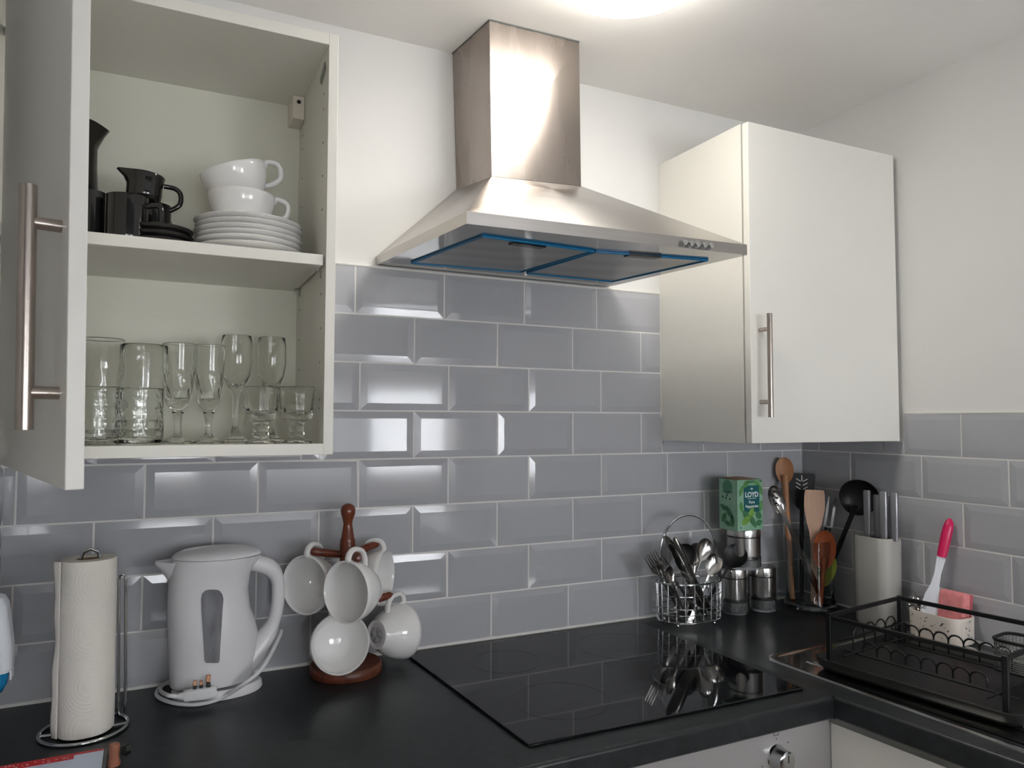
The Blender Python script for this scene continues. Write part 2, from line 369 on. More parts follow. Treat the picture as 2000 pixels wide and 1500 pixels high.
sealbead('trim_5', (.001, -.33, 5*TZ), (.001, -1.55, 5*TZ), 'white grout edge along the top of the right tiles', .0035)

# ---------------------------------------------------------------- ceiling light
lt = thing('ceiling_light', 'round white glowing ceiling light in front of the hood chimney', 'light', (-.925, -.485, CEIL))
MB().lathe([(0, 0), (.15, 0), (.15, -.022), (.142, -.026)], 48).build('ring', M['lampr'], lt)
MB().lathe([(.146, -.022), (.145, -.036), (.132, -.05), (.1, -.06), (.05, -.0655), (0, -.067)], 48).build('diffuser', M['lampc'], lt)

# ---------------------------------------------------------------- cooker hood
hood = thing('cooker_hood', 'stainless steel pyramid cooker hood with chimney above the hob', 'cooker hood', (-.96, .002, .83))
def hl(p): return Vector(p)-Vector((-.96, .002, .83))
bB = [(-1.263, .002, .838), (-.667, .002, .838)]; bF = [(-1.243, -.47, .817), (-.647, -.47, .826)]
tB = [(-1.263, .002, .857), (-.667, .002, .857)]; tF = [(-1.243, -.47, .8378), (-.647, -.47, .8467)]
cB = [(-1.078, .002, 1.03), (-.862, .002, 1.03)]; cF = [(-1.0646, -.17, 1.0116), (-.844, -.17, 1.0226)]
cany = MB()
cany.add([hl(p) for p in (tB[0], tB[1], tF[1], tF[0], cB[0], cB[1], cF[1], cF[0])], [(0, 3, 7, 4), (3, 2, 6, 7), (2, 1, 5, 6), (0, 4, 5, 1), (4, 7, 6, 5)])
cany.build('canopy', M['steel'], hood, ang=0)
lip = MB(); lip.add([hl(p) for p in (bB[0], bB[1], bF[1], bF[0], tB[0], tB[1], tF[1], tF[0])], [(0, 3, 7, 4), (3, 2, 6, 7), (2, 1, 5, 6), (0, 4, 5, 1)])
lip.build('front_lip', M['steel'], hood, ang=0)
def uz(x, y):
    t = min(1, max(0, -(y-.002)/.472)); k = (x+1.25)/.6; return .838*(1-t)+t*(.817+.009*k)
def ul(u, v):
    """point on the drooping underside"""
    z = .83
    for _ in range(8): p = at(u, v, 'z', z); z = uz(p.x, p.y)
    return hl((p.x, p.y, z))
under = MB(); gn = 6
under.add([hl(tuple((Vector(bB[0])*(1-a)+Vector(bB[1])*a)*(1-t)+(Vector(bF[0])*(1-a)+Vector(bF[1])*a)*t)) for t in [i/gn for i in range(gn+1)] for a in [i/gn for i in range(gn+1)]],
          [(i*(gn+1)+k, i*(gn+1)+k+1, (i+1)*(gn+1)+k+1, (i+1)*(gn+1)+k) for i in range(gn) for k in range(gn)]).build('underside', M['steelb'], hood, ang=60)
for q, hq in (([(812, 511), (945, 461), (1150, 489), (1016, 528)], (1030, 476)), ([(1036, 531), (1166, 491), (1372, 507), (1196, 547)], (1255, 498))):
    P4 = [ul(u, v) for u, v in q]; ctr = sum(P4, Vector())/4
    out = [ctr+(p-ctr)*1.05 for p in P4]; dn = Vector((0, 0, -.002))
    fl = MB().hexa([p+dn*1.0 for p in P4], [p+Vector((0, 0, .001)) for p in P4]).build('grease_filter', M['filter'], hood, ang=0)
    ed = MB(); ed.tube([p+dn for p in out], .0024, 6, True); ed.build('film_edge', M['bluefilm'], fl)
    hp = ul(*hq); ax = (P4[2]-P4[1]).normalized()*.035; ay = (P4[0]-P4[1]).normalized()*.010
    MB().hexa([hp-ax-ay+dn*2.5, hp+ax-ay+dn*2.5, hp+ax+ay+dn*2.5, hp-ax+ay+dn*2.5], [hp-ax-ay+dn*.5, hp+ax-ay+dn*.5, hp+ax+ay+dn*.5, hp-ax+ay+dn*.5]).build('filter_handle', M['blackpl'], fl, ang=0)
ch = MB(); top = [(-1.088, .002, CEIL), (-1.069, -.166, CEIL), (-.851, -.172, CEIL), (-.87, .002, CEIL)]
bot = [(-1.0755, .002, 1.028), (-1.0636, -.169, 1.0116), (-.845, -.169, 1.0226), (-.864, .002, 1.03)]
ch.add([hl(p) for p in bot+top], [(0, 1, 5, 4), (1, 2, 6, 5), (2, 3, 7, 6), (3, 0, 4, 7)])
ch.build('chimney', M['steelside'], hood, ang=0)
gp = MB(); gp.tube([hl(p) for p in bot[:3]], .0012, 5).build('joint_line', M['blackpl'], hood)
gq = MB(); gq.tube([hl((p[0], p[1], p[2]-.0015)) for p in top[:3]], .002, 5).build('ceiling_seal', M['greyc'], hood)
for i in range(5):
    p = at(1333+13*i, 475+1.6*i, 'y', -.471)
    b = MB().lathe([(0, 0), (.0058, 0), (.0062, .003), (.0052, .0085), (0, .0095)], 16).xf(Matrix.Translation(hl(p)) @ Matrix.Rotation(PI/2, 4, 'X')).build('button', M['chrome'], hood)

# ---------------------------------------------------------------- wall cabinets
def bar_handle(name, parent, p0, p1, out, r=.006, ins=.05, reach=.034):
    """bar handle: ends p0,p1 on the door face, standing off along out"""
    p0, p1, out = Vector(p0), Vector(p1), Vector(out).normalized(); d = (p1-p0).normalized()
    h = MB().tube([p0+out*reach, p1+out*reach], r, 16).build(name, M['handle'], parent)
    for q in (p0+d*ins, p1-d*ins): MB().tube([q, q+out*reach], r*.8, 12).build('handle_post', M['handle'], h)
    return h
LX0, LX1, LZ0, LZ1, LY = XL+.008, CLX, CLZ, 1.170, -.30
cab = thing('wall_cabinet', 'open white wall cabinet holding crockery above and glasses below', 'cabinet', ((LX0+LX1)/2, 0, LZ0))
def cl(x, y, z): return (x-(LX0+LX1)/2, y, z-LZ0)
def cbox(name, x0, x1, y0, y1, z0, z1, m, par=None, bev=(.0008, 2)):
    a = cl(x0, y0, z0); b = cl(x1, y1, z1); return MB().box(a[0], b[0], a[1], b[1], a[2], b[2]).build(name, m, par or cab, bev, 30)
T = .0165
cbox('side_panel', LX0, LX0+T, .003, LY, LZ0, LZ1, M['melamine'])
sp = cbox('side_panel', LX1-T, LX1, .003, LY, LZ0, LZ1, M['melamine'])
cbox('top_panel', LX0+T, LX1-T, .003, LY, LZ1-.02, LZ1, M['melamine'])
cbox('bottom_panel', LX0+T, LX1-T, .003, LY, LZ0, LZ0+.0185, M['melamine'])
cbox('back_panel', LX0+T, LX1-T, .003, -.014, LZ0+.0185, LZ1-.02, M['backp'])
SHZ = .7825
sh = cbox('shelf', LX0+T+.001, LX1-T-.004, -.0145, LY+.004, SHZ-.0185, SHZ, M['melamine'])
for u_, y_ in ((0, -.05), (0, -.262)):
    q = cl(LX1-T, y_, SHZ-.019)
    MB().box(q[0]-.011, q[0], q[1]-.006, q[1]+.006, q[2]-.003, q[2]).box(q[0]-.003, q[0], q[1]-.004, q[1]+.004, q[2]-.016, q[2]).build('shelf_pin', M['chrome'], sh, (.0008, 1))
q = cl(LX1-T-.0135, -.02, 1.1025)
hb = MB().box(q[0]-.011, q[0]+.013, q[1]-.052, q[1]+.006, q[2], q[2]+.047).build('hanging_bracket', M['cream'], cab, (.002, 2)); tag(hb, 'cream plastic hanging bracket in the top corner')
MB().lathe([(0, 0), (.004, 0), (.004, .0012), (0, .0012)], 12).xf(Matrix.Translation(Vector((q[0]+.001, q[1]-.0525, q[2]+.034))) @ Matrix.Rotation(PI/2, 4, 'X')).build('screw_hole', M['blackpl'], hb)
q = cl(LX1-T, -.262, 1.112)
cv = MB().tube([(q[0]-.0005, q[1]+.024, q[2]), (q[0]-.0005, q[1]-.012, q[2]+.012)], .009, 12, flat=.3).build('hinge_plate', M['alu'], cab)
for zz in [1.078, 1.05, .99, .93, .87, .72, .66, .60, .535, .52]:
    for yy in (-.262, -.05):
        q = cl(LX1-T, yy, zz); MB().lathe([(0, 0), (.0022, 0), (.0022, .0004), (0, .0004)], 8).xf(Matrix.Translation(Vector((q[0]-.0002, q[1], q[2]))) @ Matrix.Rotation(-PI/2, 4, 'Y')).build('peg_hole', M['blackpl'], sp)
q = cl(LX1-.012, -.285, LZ0)
MB().add([(q[0]-.005, q[1], q[2]), (q[0]+.006, q[1], q[2]), (q[0]+.006, q[1]+.012, q[2]), (q[0]-.001, q[1]+.004, q[2]-.012)], [(0, 1, 2), (0, 3, 1), (1, 3, 2), (2, 3, 0)]).build('corner_clip', M['white'], cab, ang=0)
S = Vector((-1.8878, -.300)); En = Vector((-1.7565, -.80)); dd = (En-S).normalized(); inn = Vector((-dd.y, dd.x))
if inn.x < 0: inn = -inn
DZ0, DZ1 = .4375, 1.168
poly = [S, En, En+inn*.0150, S+inn*.0150]; TL = .0145
dr = MB().hexa([cl(p.x, p.y, DZ0) for p in poly], [cl(p.x-TL*(DZ1-DZ0), p.y, DZ1) for p in poly]).build('door', M['doorw'], cab, (.001, 2), 30)
A = En-dd*.036
o3 = Vector((-inn.x, -inn.y, 0))
bar_handle('handle', dr, cl(A.x-TL*(.4905-DZ0), A.y, .4905), cl(A.x-TL*(.7125-DZ0), A.y, .7125), o3, .0074, .0335, .0265)
for zz in (.53, 1.08):
    q1 = S+inn*.016+dd*.03; q1.x -= TL*(zz-DZ0); a_ = cl(q1.x, q1.y, zz); b_ = cl(LX0+T+.002, -.26, zz)
    MB().tube([a_, ((a_[0]+b_[0])/2+.015, (a_[1]+b_[1])/2, a_[2]), b_], .007, 10).build('hinge', M['chrome'], cab)

rc = thing('wall_cabinet', 'closed white wall cabinet in the corner with a bar handle', 'cabinet', (-.25, 0, CRZ))
def rl(x, y, z): return (x+.25, y, z-CRZ)
def rbox(name, x0, x1, y0, y1, z0, z1, m, bev=(.0008, 2), par=None):
    a = rl(x0, y0, z0); b = rl(x1, y1, z1); return MB().box(a[0], b[0], a[1], b[1], a[2], b[2]).build(name, m, par or rc, bev, 30)
rbox('side_panel', CRX, CRX+.018, .003, -.299, CRZ, 1.180, M['melamine'])
rbox('side_panel', -.02, -.003, .003, -.299, CRZ, 1.180, M['melamine'])
rbox('bottom_panel', CRX+.018, -.02, .003, -.300, CRZ+.001, CRZ+.018, M['melamine'])
rbox('top_panel', CRX+.018, -.02, .003, -.300, 1.162, 1.179, M['melamine'])
rbox('back_panel', CRX+.018, -.02, .003, -.004, CRZ+.018, 1.162, M['backp'])
rd = rbox('door', CRX-.002, -.0125, -.3062, -.3240, CRZ+.001, 1.176, M['doorw'], (.0012, 2))
p0, p1 = at(1507, 815, 'y', -.35), at(1497, 612, 'y', -.35); hx = (p0.x+p1.x)/2
bar_handle('handle', rd, rl(hx, -.3235, p0.z), rl(hx, -.3235, p1.z), (0, -1, 0), .006, .034, .03)

# ---------------------------------------------------------------- worktop, base units, oven, hob, sink
wt = MB(); TH = .04; RR = .007
def edge_prof(e, back):                    # e: front coordinate (negative), rounded top and bottom
    p = [(back, 0)]
    for i in range(6): a = i/5*PI/2; p.append((e+RR-RR*math.sin(a), -RR+RR*math.cos(a)))
    p += [(e, -TH+.004), (e+.004, -TH), (back, -TH)]; return p
YF = -.588; XR = -.567
def xr(y): return XR+(YF-y)*.12 if y < YF else XR
wt.loft([[(x, a, ZC+b) for a, b in edge_prof(YF, -.0015)] for x in (XL+.003, XR)])
wt.box(XR, -.0015, YF-.0, -.0015, ZC-TH, ZC)
HY0, HY1 = -.93, -1.30
def rsec(y, back): return [(a, y, ZC+b) for a, b in edge_prof(xr(y) if y > -.95 else xr(-.95), back)]
wt.loft([rsec(y, -.0015) for y in (YF, -.75, HY0)]); wt.loft([rsec(y, -.44) for y in (HY0, HY1)]); wt.loft([rsec(y, -.0015) for y in (HY1, -2.2)])
wt.box(-.09, -.0015, HY1, HY0, ZC-TH, ZC)
worktop = tag(wt.build('worktop', M['top'], None, ang=30), 'dark slate laminate worktop running round the corner', 'worktop')

def unit(name, label, x0, x1, y0, y1):
    t_ = thing(name, label, 'cabinet', ((x0+x1)/2, (y0+y1)/2, -ZC)); return t_, (x0+x1)/2, (y0+y1)/2
def ub(t_, cx, cy, name, x0, x1, y0, y1, z0, z1, m, bev=(.001, 1), par=None): return MB().box(x0-cx, x1-cx, y0-cy, y1-cy, z0+ZC, z1+ZC).build(name, m, par or t_, bev, 30)
t_, cx, cy = unit('base_cabinet', 'white base cabinet under the worktop left of the oven', XL+.01, -1.19, -.56, -.01)
ub(t_, cx, cy, 'body', XL+.01, -1.19, -.54, -.01, -.76, -TH-.001, M['melamine'])
ub(t_, cx, cy, 'plinth', XL+.01, -1.19, -.50, -.48, -ZC+.001, -.761, M['melamine'])
dd1 = ub(t_, cx, cy, 'door', XL+.012, -1.195, -.56, -.541, -.755, -.05, M['doorw'])
bar_handle('handle', dd1, (-1.24-cx, -.56-cy, -.30+ZC), (-1.24-cx, -.56-cy, -.08+ZC), (0, -1, 0))
t_, cx, cy = unit('oven', 'silver built-in oven with round control knob below the hob', -1.185, -.585, -.57, -.02)
t_['category'] = 'oven'
ub(t_, cx, cy, 'body', -1.18, -.59, -.54, -.02, -.66, -TH-.002, M['oven'])
cp = ub(t_, cx, cy, 'control_panel', -1.185, -.5495, -.568, -.541, -.165, -TH-.003, M['oven'])
od = ub(t_, cx, cy, 'door', -1.185, -.5495, -.568, -.541, -.66, -.17, M['ovenglass'])
bar_handle('handle', od, (-1.14-cx, -.57-cy, -.21+ZC), (-.61-cx, -.57-cy, -.21+ZC), (0, -1, 0), .008)
ub(t_, cx, cy, 'plinth', -1.185, -.585, -.50, -.48, -ZC+.001, -.67, M['melamine'])
kp = at(1525, 1482, 'y', -.578)
for i in range(4):
    x = kp.x-.40*i
    if x < -1.17: break
    kn = MB().lathe([(0, .028), (.0145, .028), (.0178, .0255), (.0185, .004), (.021, .0)], 28).xf(Matrix.Translation(Vector((x-cx, -.568-cy, kp.z+ZC))) @ Matrix.Rotation(PI/2, 4, 'X')).build('knob', M['chrome'], cp)
    MB().box(x-cx-.0008, x-cx+.0008, -.5967-cy, -.5955-cy, kp.z+ZC, kp.z+ZC+.013).build('pointer', M['blackpl'], kn, ang=0)
    for a in range(0, 300, 50):
        if i and a: continue
        b = math.radians(90-a); MB().lathe([(0, 0), (.0014, 0), (.0014, .0003), (0, .0003)], 8).xf(Matrix.Translation(Vector((x-cx+.036*math.cos(b), -.5682-cy, kp.z+ZC+.03*math.sin(b)))) @ Matrix.Rotation(PI/2, 4, 'X')).build('dial_dot', M['print_'], cp)
    y_ = -.5684-cy; zt = kp.z+ZC+.036; xx = x-cx
    MB().box(xx-.006, xx-.005, y_, y_+.0003, zt, zt+.014).box(xx+.005, xx+.006, y_, y_+.0003, zt, zt+.014).box(xx-.006, xx+.006, y_, y_+.0003, zt+.013, zt+.014).box(xx-.006, xx+.006, y_, y_+.0003, zt, zt+.001).box(xx-.003, xx+.003, y_, y_+.0003, zt+.006, zt+.0072).build('oven_symbol', M['print_'], cp, ang=0)
t_ = thing('base_cabinet', 'white base cabinet with aluminium top strip under the sink', 'cabinet', (-.29, -1.2, -ZC))
def sk(y, o): return xr(max(y, -.95))+o
def sprism(name, ys, o0, o1, z0, z1, m, par=None):
    b = MB(); b.loft([[(sk(y, o0)+.29, y+1.2, z0+ZC), (sk(y, o1)+.29, y+1.2, z0+ZC), (sk(y, o1)+.29, y+1.2, z1+ZC), (sk(y, o0)+.29, y+1.2, z1+ZC)] for y in ys]); return b.build(name, m, par or t_, None, 30)
YS = (-.5695, -.75, -.95, -1.9)
sprism('body', YS, .035, .50, -.76, -.2, M['melamine'])
sd = sprism('door', YS, .012, .030, -.755, -.0545, M['doorw'])
sprism('aluminium_strip', YS, .010, .034, -.0535, -TH-.001, M['alu'])
MB().box(-.5+.29, -.05+.29, -.7, .6, .001, .149).build('plinth', M['melamine'], t_, ang=0)

hb_ = [at(797, 1279, 'z', .005), at(1033, 1455, 'z', .005), at(1569, 1344, 'z', .005)]
BL, FL, FR = [Vector((p.x, p.y)) for p in hb_]; BR = Vector((-.602, BL.y+.004))
hc = (BL+FL+FR+BR)/4
hobt = thing('hob', 'black ceramic glass hob set flush in the worktop', 'hob', (hc.x, hc.y, 0))
MB().hexa([((p-hc).x, (p-hc).y, .0008) for p in (BL, FL, FR, BR)], [((p-hc).x, (p-hc).y, .0055) for p in (BL, FL, FR, BR)]).build('glass', M['hob'], hobt, (.0012, 2), 30)
for x, y, r in ((-.14, -.11, .085), (.14, -.12, .07), (-.14, .12, .07), (.13, .11, .09)):
    z_ = MB(); n = 48
    z_.loft([[(x+(r+a)*math.cos(2*PI*i/n), y+(r+a)*math.sin(2*PI*i/n), .0057) for i in range(n)] for a in (0, .0012)], False); z_.build('zone_ring', M['hobmark'], hobt, ang=0)

# sink: rim plate with raised edge, ridges of the drainer and a bowl
sk_t = thing('sink', 'stainless steel inset sink with drainer beside the dish rack', 'sink', (-.28, -.9, 0))
SX0, SX1, SY0, SY1 = -.525, -.06, -.368, -1.36
def so(y): return .05*(SY0-y)/.5 if y > -.9 else .0532+.0*(y)
pl_ = []
def sinkx(x, y): return x+min(.1*(SY0-y), .06)*(1 if x < -.3 else 0)
def ring_pts(ins, z, hole=False):
    pts = []
    x0, x1, y0, y1, r = SX0+ins, SX1-ins, SY0-ins, SY1+ins, .03
    for cx_, cy_, a in ((x0+r, y0-r, 90), (x0+r, y1+r, 180), (x1-r, y1+r, 270), (x1-r, y0-r, 0)):
        for i in range(7):
            t__ = math.radians(a+90*i/6); x = cx_+r*math.cos(t__); y = cy_+r*math.sin(t__)
            pts.append((sinkx(x, y)+.28, y+.9, z))
    return pts
rm = MB(); rm.loft([ring_pts(0, .0004), ring_pts(.001, .0042), ring_pts(.007, .0046), ring_pts(.013, .0022), ring_pts(.014, .002)], False)
rm.build('rim', M['sink'], sk_t, ang=60)
dp = MB(); X0, X1 = -.515, -.07
def q4(x0, x1, y0, y1, z): dp.add([(sinkx(x0, y0)+.28, y0+.9, z), (sinkx(x1, y0)+.28, y0+.9, z), (sinkx(x1, y1)+.28, y1+.9, z), (sinkx(x0, y1)+.28, y1+.9, z)], [(0, 1, 2, 3)])
q4(X0, X1, -.378, -.60, .002); q4(X0, X1, -.60, HY0, .002); q4(X0, -.42, HY0, HY1, .002); q4(-.11, X1, HY0, HY1, .002); q4(X0, X1, HY1, -1.35, .002)
dp.build('drainer', M['sink'], sk_t, ang=0)
for i in range(7):
    x = -.455+.05*i; MB().tube([(sinkx(x, -.44)+.28, .46, .0022), (sinkx(x, -.86)+.28, .04, .0022)], .003, 8, flat=2).build('drainer_ridge', M['sink'], sk_t)
rb = MB(); rb.tube([(sinkx(-.468, -.43)+.28, .47, .002), (sinkx(-.462, -.6)+.28, .3, .003), (sinkx(-.462, -.78)+.28, .12, .003), (sinkx(-.435, -.83)+.28, .07, .003), (-.35+.28, .05, .002)], .0022, 8); rb.build('inner_rim', M['sink'], sk_t)
bw = MB()
def rr3(ins, z): return [(x+.28, y+.9, z) for x, y in rrect(.32-2*ins, .37-2*ins, .05, 6, -.265, (HY0+HY1)/2)]
bw.loft([rr3(-.004, .0024), rr3(.002, .001), rr3(.008, -.01), rr3(.02, -.15), rr3(.06, -.165)], False); bw.add(rr3(.06, -.165), [tuple(range(28))])
bw.build('bowl', M['sink'], sk_t, ang=60)

# ---------------------------------------------------------------- crockery
def cup_parts(root, R, H, rb, m, hr=.005, hw=.026, hz=(.86, .38), foot=True, square=False):
    w_ = .0028
    pr_ = [(0, .003), (rb*.8, .003), (rb*.82, 0), (rb, 0), (rb*1.02, .004)]
    for i in range(1, 9):
        t = i/8; pr_.append((rb+(R-rb)*math.sin(t*PI/2)**.85, .004+(H-.004)*t))
    inner = [(r-w_, z) for r, z in reversed(pr_[5:])]
    pr_ += [(R-w_*.5, H+.001)]+inner+[(rb*.6, .007), (0, .0065)]
    MB().lathe(pr_, 40).build('bowl', m, root, None, 60)
    za, zb_ = H*hz[0], H*hz[1]
    def rad(z): t = max(0, (z-.004)/(H-.004)); return rb+(R-rb)*math.sin(t*PI/2)**.85
    ra, rb2 = rad(za)-.002, rad(zb_)-.002
    if square: pts = [(ra, 0, za), (ra+hw*.8, 0, za), (ra+hw, 0, za-.008), (ra+hw, 0, zb_+.012), (ra+hw*.6, 0, zb_+.002), (rb2, 0, zb_)]
    else:
        zm, hh = (za+zb_)/2, (za-zb_)/2+.003; pts = [(ra-.002, 0, za-.001)]
        for i in range(9):
            q_ = math.radians(95-190*i/8); pts.append((ra+(rb2-ra)*i/8+.003+(hw-.003)*max(0, math.cos(q_))**.8, 0, zm+hh*math.sin(q_)+(.004 if i < 5 else 0)))
        pts.append((rb2-.002, 0, zb_-.002))
    MB().tube(curve(pts, 4), hr, 10, flat=1.25).build('handle', m, root)
def hang(root, bowl_c, axis, up=(0, 0, 1), off=.035):
    """cup whose opening faces axis with the handle turned up; bowl_c = centre of the rim"""
    z = Vector(axis).normalized(); x = Vector(up); x = (x-z*x.dot(z)).normalized(); y = z.cross(x); o = Vector(bowl_c)-z*off
    root.matrix_world = Matrix(((x.x, y.x, z.x, o.x), (x.y, y.y, z.y, o.y), (x.z, y.z, z.z, o.z+ZC), (0, 0, 0, 1)))

# mug tree
MTX, MTY = -1.336, -.078
mt = thing('mug_tree', 'red-brown wooden mug tree with turned post on round base', 'mug tree', (MTX, MTY, 0))
MB().lathe([(0, .0005), (.068, .0005), (.0705, .004), (.0705, .016), (.067, .0205), (0, .0205)], 48).build('base', M['woodb'], mt)
MB().lathe([(.0, .02), (.0135, .02), (.0135, .215), (.0152, .222), (.0155, .252), (.0148, .256), (.0152, .259), (.0128, .266), (.0098, .285), (.0088, .292), (.0105, .301), (.0142, .312), (.0148, .32), (.012, .328), (.006, .332), (0, .333)], 28).build('post', M['wood'], mt)
def arm(ang, z, L=.07, rise=.012):
    d = Vector((math.cos(ang), math.sin(ang), 0)); p = [Vector((0, 0, z)), d*.02+Vector((0, 0, z+.002)), d*(L*.6)+Vector((0, 0, z+rise*.5)), d*L+Vector((0, 0, z+rise)), d*(L+.006)+Vector((0, 0, z+rise+.001))]
    MB().tube(p, [.007, .0068, .0082, .0074, .003], 14).build('arm', M['wood'], mt)
for a, L in ((188, .07), (266, .116), (20, .07)): arm(math.radians(a), .232, L)
for a, L in ((238, .052), (359, .088), (110, .062)): arm(math.radians(a), .130, L)
mugs = [('A', at(595, 1143, 'y', -.096), (-.78, -.62, .04), 'white cappuccino cup hanging at the left of the mug tree'),
        ('B', at(675, 1157, 'y', -.205), (-.84, -.53, .05), 'white cappuccino cup hanging frontmost on the mug tree, opening turned left'),
        ('C', at(752, 1128, 'y', -.068), (.80, -.58, 0), 'white cappuccino cup hanging behind at the right, opening turned right'),
        ('D', at(666, 1257, 'y', -.155), (.10, -.96, .22), 'white cappuccino cup hanging lowest in front, opening towards the viewer'),
        ('E', at(757, 1236, 'y', -.085), (.88, .42, -.10), 'white cappuccino cup hanging low at the right with its base showing')]
mug0 = None
for nm, c, ax, lab in mugs:
    if mug0 is None:
        mug0 = thing('cup', lab, 'cup', group='white cups on the mug tree'); cup_parts(mug0, .0565, .070, .028, M['china'], .0052, .027); r_ = mug0
    else: r_ = copy_tree(mug0); r_['label'] = lab
    hang(r_, c, ax, (0, 0, 1), .070 if nm != 'E' else .03)
    if nm == 'E': MB().lathe([(0, -.0004), (.017, -.0004), (.017, .0006), (0, .0006)], 24).build('base_mark', M['china2'], r_)

# cabinet, upper shelf
def on_shelf(u, y): p = at(u, 440, 'y', y); return Vector((p.x, y, SHZ))
p = on_shelf(488, -.19); stackx, stacky = p.x, p.y
sauc = None
SAUL = ['bottom white saucer of the stack under the white cups', 'second white saucer from the bottom of the stack', 'third white saucer from the bottom of the stack', 'fourth white saucer from the bottom of the stack', 'fifth white saucer from the bottom of the stack', 'top white saucer carrying the two white cups']
for i in range(6):
    if sauc is None:
        sauc = tag(MB().lathe([(0, .002), (.03, .002), (.031, 0), (.036, 0), (.04, .003), (.07, .0095), (.0895, .0135), (.091, .0152), (.0895, .0165), (.07, .0125), (.04, .0062), (.03, .0048), (0, .0046)], 56).build('saucer', M['china'], None, None, 60), SAUL[0], 'saucer', 'white saucers in the open cabinet'); s_ = sauc
    else: s_ = sauc.copy(); COL.objects.link(s_); s_['label'] = SAUL[i]
    s_.location = (stackx+random.uniform(-.002, .002), stacky+random.uniform(-.002, .002), ZC+SHZ+.0003+i*.0096)
zc_ = SHZ+5*.0096+.0055
cA = thing('cup', 'white tea cup standing upright on the saucer stack', 'cup', (at(472, 410, 'y', -.19).x, -.19, zc_), (0, 0, -.12), 'white cups in the open cabinet')
cup_parts(cA, .057, .061, .034, M['china'], .005, .029)
pB = at(472, 372, 'y', -.19)
cB_ = copy_tree(cA); cB_['label'] = 'white tea cup tilted inside the upright white cup'; cB_.rotation_euler = (.1, -.33, -.12); cB_.location = (pB.x+.004, -.19, zc_+.0485+ZC)

def mugb(u0, u1, y, v0, name, lab, rot=0, hand=True, square=True):
    a, b = at(u0, v0, 'y', y), at(u1, v0, 'y', y); R = (b.x-a.x)/2
    t = thing(name, lab, 'mug', ((a.x+b.x)/2, y, SHZ+.0004), (0, 0, rot), 'black crockery in the open cabinet'); H = a.z-SHZ
    pr_ = [(0, .003), (R*.86, .003), (R*.9, 0), (R*.95, .003), (R, .012), (R, H-.004), (R*1.01, H), (R-.003, H), (R-.004, H-.006), (R-.005, .012), (0, .008)]
    MB().lathe(pr_, 36).build('bowl', M['blackw'], t, None, 50)
    if hand: MB().tube(curve([(R-.002, 0, H*.82), (R+.016, 0, H*.84), (R+.022, 0, H*.74), (R+.022, 0, H*.42), (R+.014, 0, H*.3), (R-.002, 0, H*.3)], 5), .0048, 10).build('handle', M['blackw'], t)
    return t, H, R
mugb(207, 291, -.225, 381, 'mug', 'black stoneware mug in front with its handle to the right', -.35)
mugb(150, 207, -.20, 373, 'mug', 'black stoneware mug half hidden behind the cabinet door', 2.2)
mb3, H3, R3 = mugb(262, 335, -.13, 398, 'mug', 'black stoneware mug standing behind under the small black cup', 1.0)
ss = None
px = on_shelf(328, -.20)
for i, lab in enumerate(('bottom small black saucer beside the black mugs', 'middle small black saucer beside the black mugs', 'top small black saucer beside the black mugs')):
    if ss is None:
        ss = tag(MB().lathe([(0, .001), (.03, 0), (.034, .001), (.05, .007), (.0525, .012), (.051, .0135), (.03, .006), (0, .005)], 40).build('saucer', M['blackw'], None, None, 60), lab, 'saucer', 'black saucers in the open cabinet'); s_ = ss
    else: s_ = ss.copy(); COL.objects.link(s_); s_['label'] = lab
    s_.location = (px.x-.012, -.205, ZC+SHZ+.0003+i*.0108)
a, b = at(233, 350, 'y', -.17), at(311, 350, 'y', -.17)
cS = thing('cup', 'small black cup with a pouring lip on top of the black mugs', 'cup', ((a.x+b.x)/2+.006, -.165, at(272, 393, 'y', -.165).z), (0, .10, 0), 'black crockery in the open cabinet')
cr = []
def cring(r, z, lf): return [(r*math.cos(q)-lf*max(0, -math.cos(q))**5*.017, r*math.sin(q), z+lf*max(0, -math.cos(q))**6*.002) for q in [2*PI*k/36 for k in range(36)]]
for r, z, lf in ((.024, 0, 0), (.027, .003, 0), (.028, .014, 0), (.0275, .026, .05), (.028, .036, .35), (.0295, .045, 1), (.0288, .0465, 1), (.026, .044, .9), (.025, .034, .3), (.0245, .02, 0), (.02, .006, 0)): cr.append(cring(r, z, lf))
MB().loft(cr).build('bowl', M['blackw'], cS, None, 60)
MB().tube(curve([(.0285, 0, .034), (.046, 0, .034), (.056, 0, .026), (.057, 0, .008), (.046, 0, -.004), (.042, 0, -.006)], 5), .0042, 10).build('handle', M['blackw'], cS)
# jug
jp = at(168, 300, 'y', -.12)
jg = thing('jug', 'tall black stoneware jug with pouring lip behind the mugs', 'jug', (jp.x-.0165, -.115, SHZ+.0004), (0, 0, 0), 'black crockery in the open cabinet')
jr = [(.036, 0), (.040, .004), (.040, .05), (.037, .10), (.034, .15), (.0335, .185), (.035, .212), (.038, .226)]
J = MB(); rings = []
def jring(r, z, lipf, inset=0):
    out = []
    for j in range(36):
        a_ = 2*PI*j/36; k = max(0, math.cos(a_))**14; out.append(((r-inset)*math.cos(a_)+lipf*k*.013, (r-inset)*math.sin(a_)*(1-.2*k*lipf), z-lipf*k*.006))
    return out
for i, (r, z) in enumerate(jr): rings.append(jring(r, z, max(0, (z-.186)/.04)))
for i, (r, z) in enumerate(reversed(jr[2:])): rings.append(jring(r, z, max(0, (z-.186)/.04), .0035))
J.loft(rings, True); J.build('body', M['blackw'], jg, None, 60)
MB().tube(curve([(-.034, 0, .185), (-.06, 0, .18), (-.066, 0, .13), (-.045, 0, .07)], 6), .006, 10).build('handle', M['blackw'], jg)

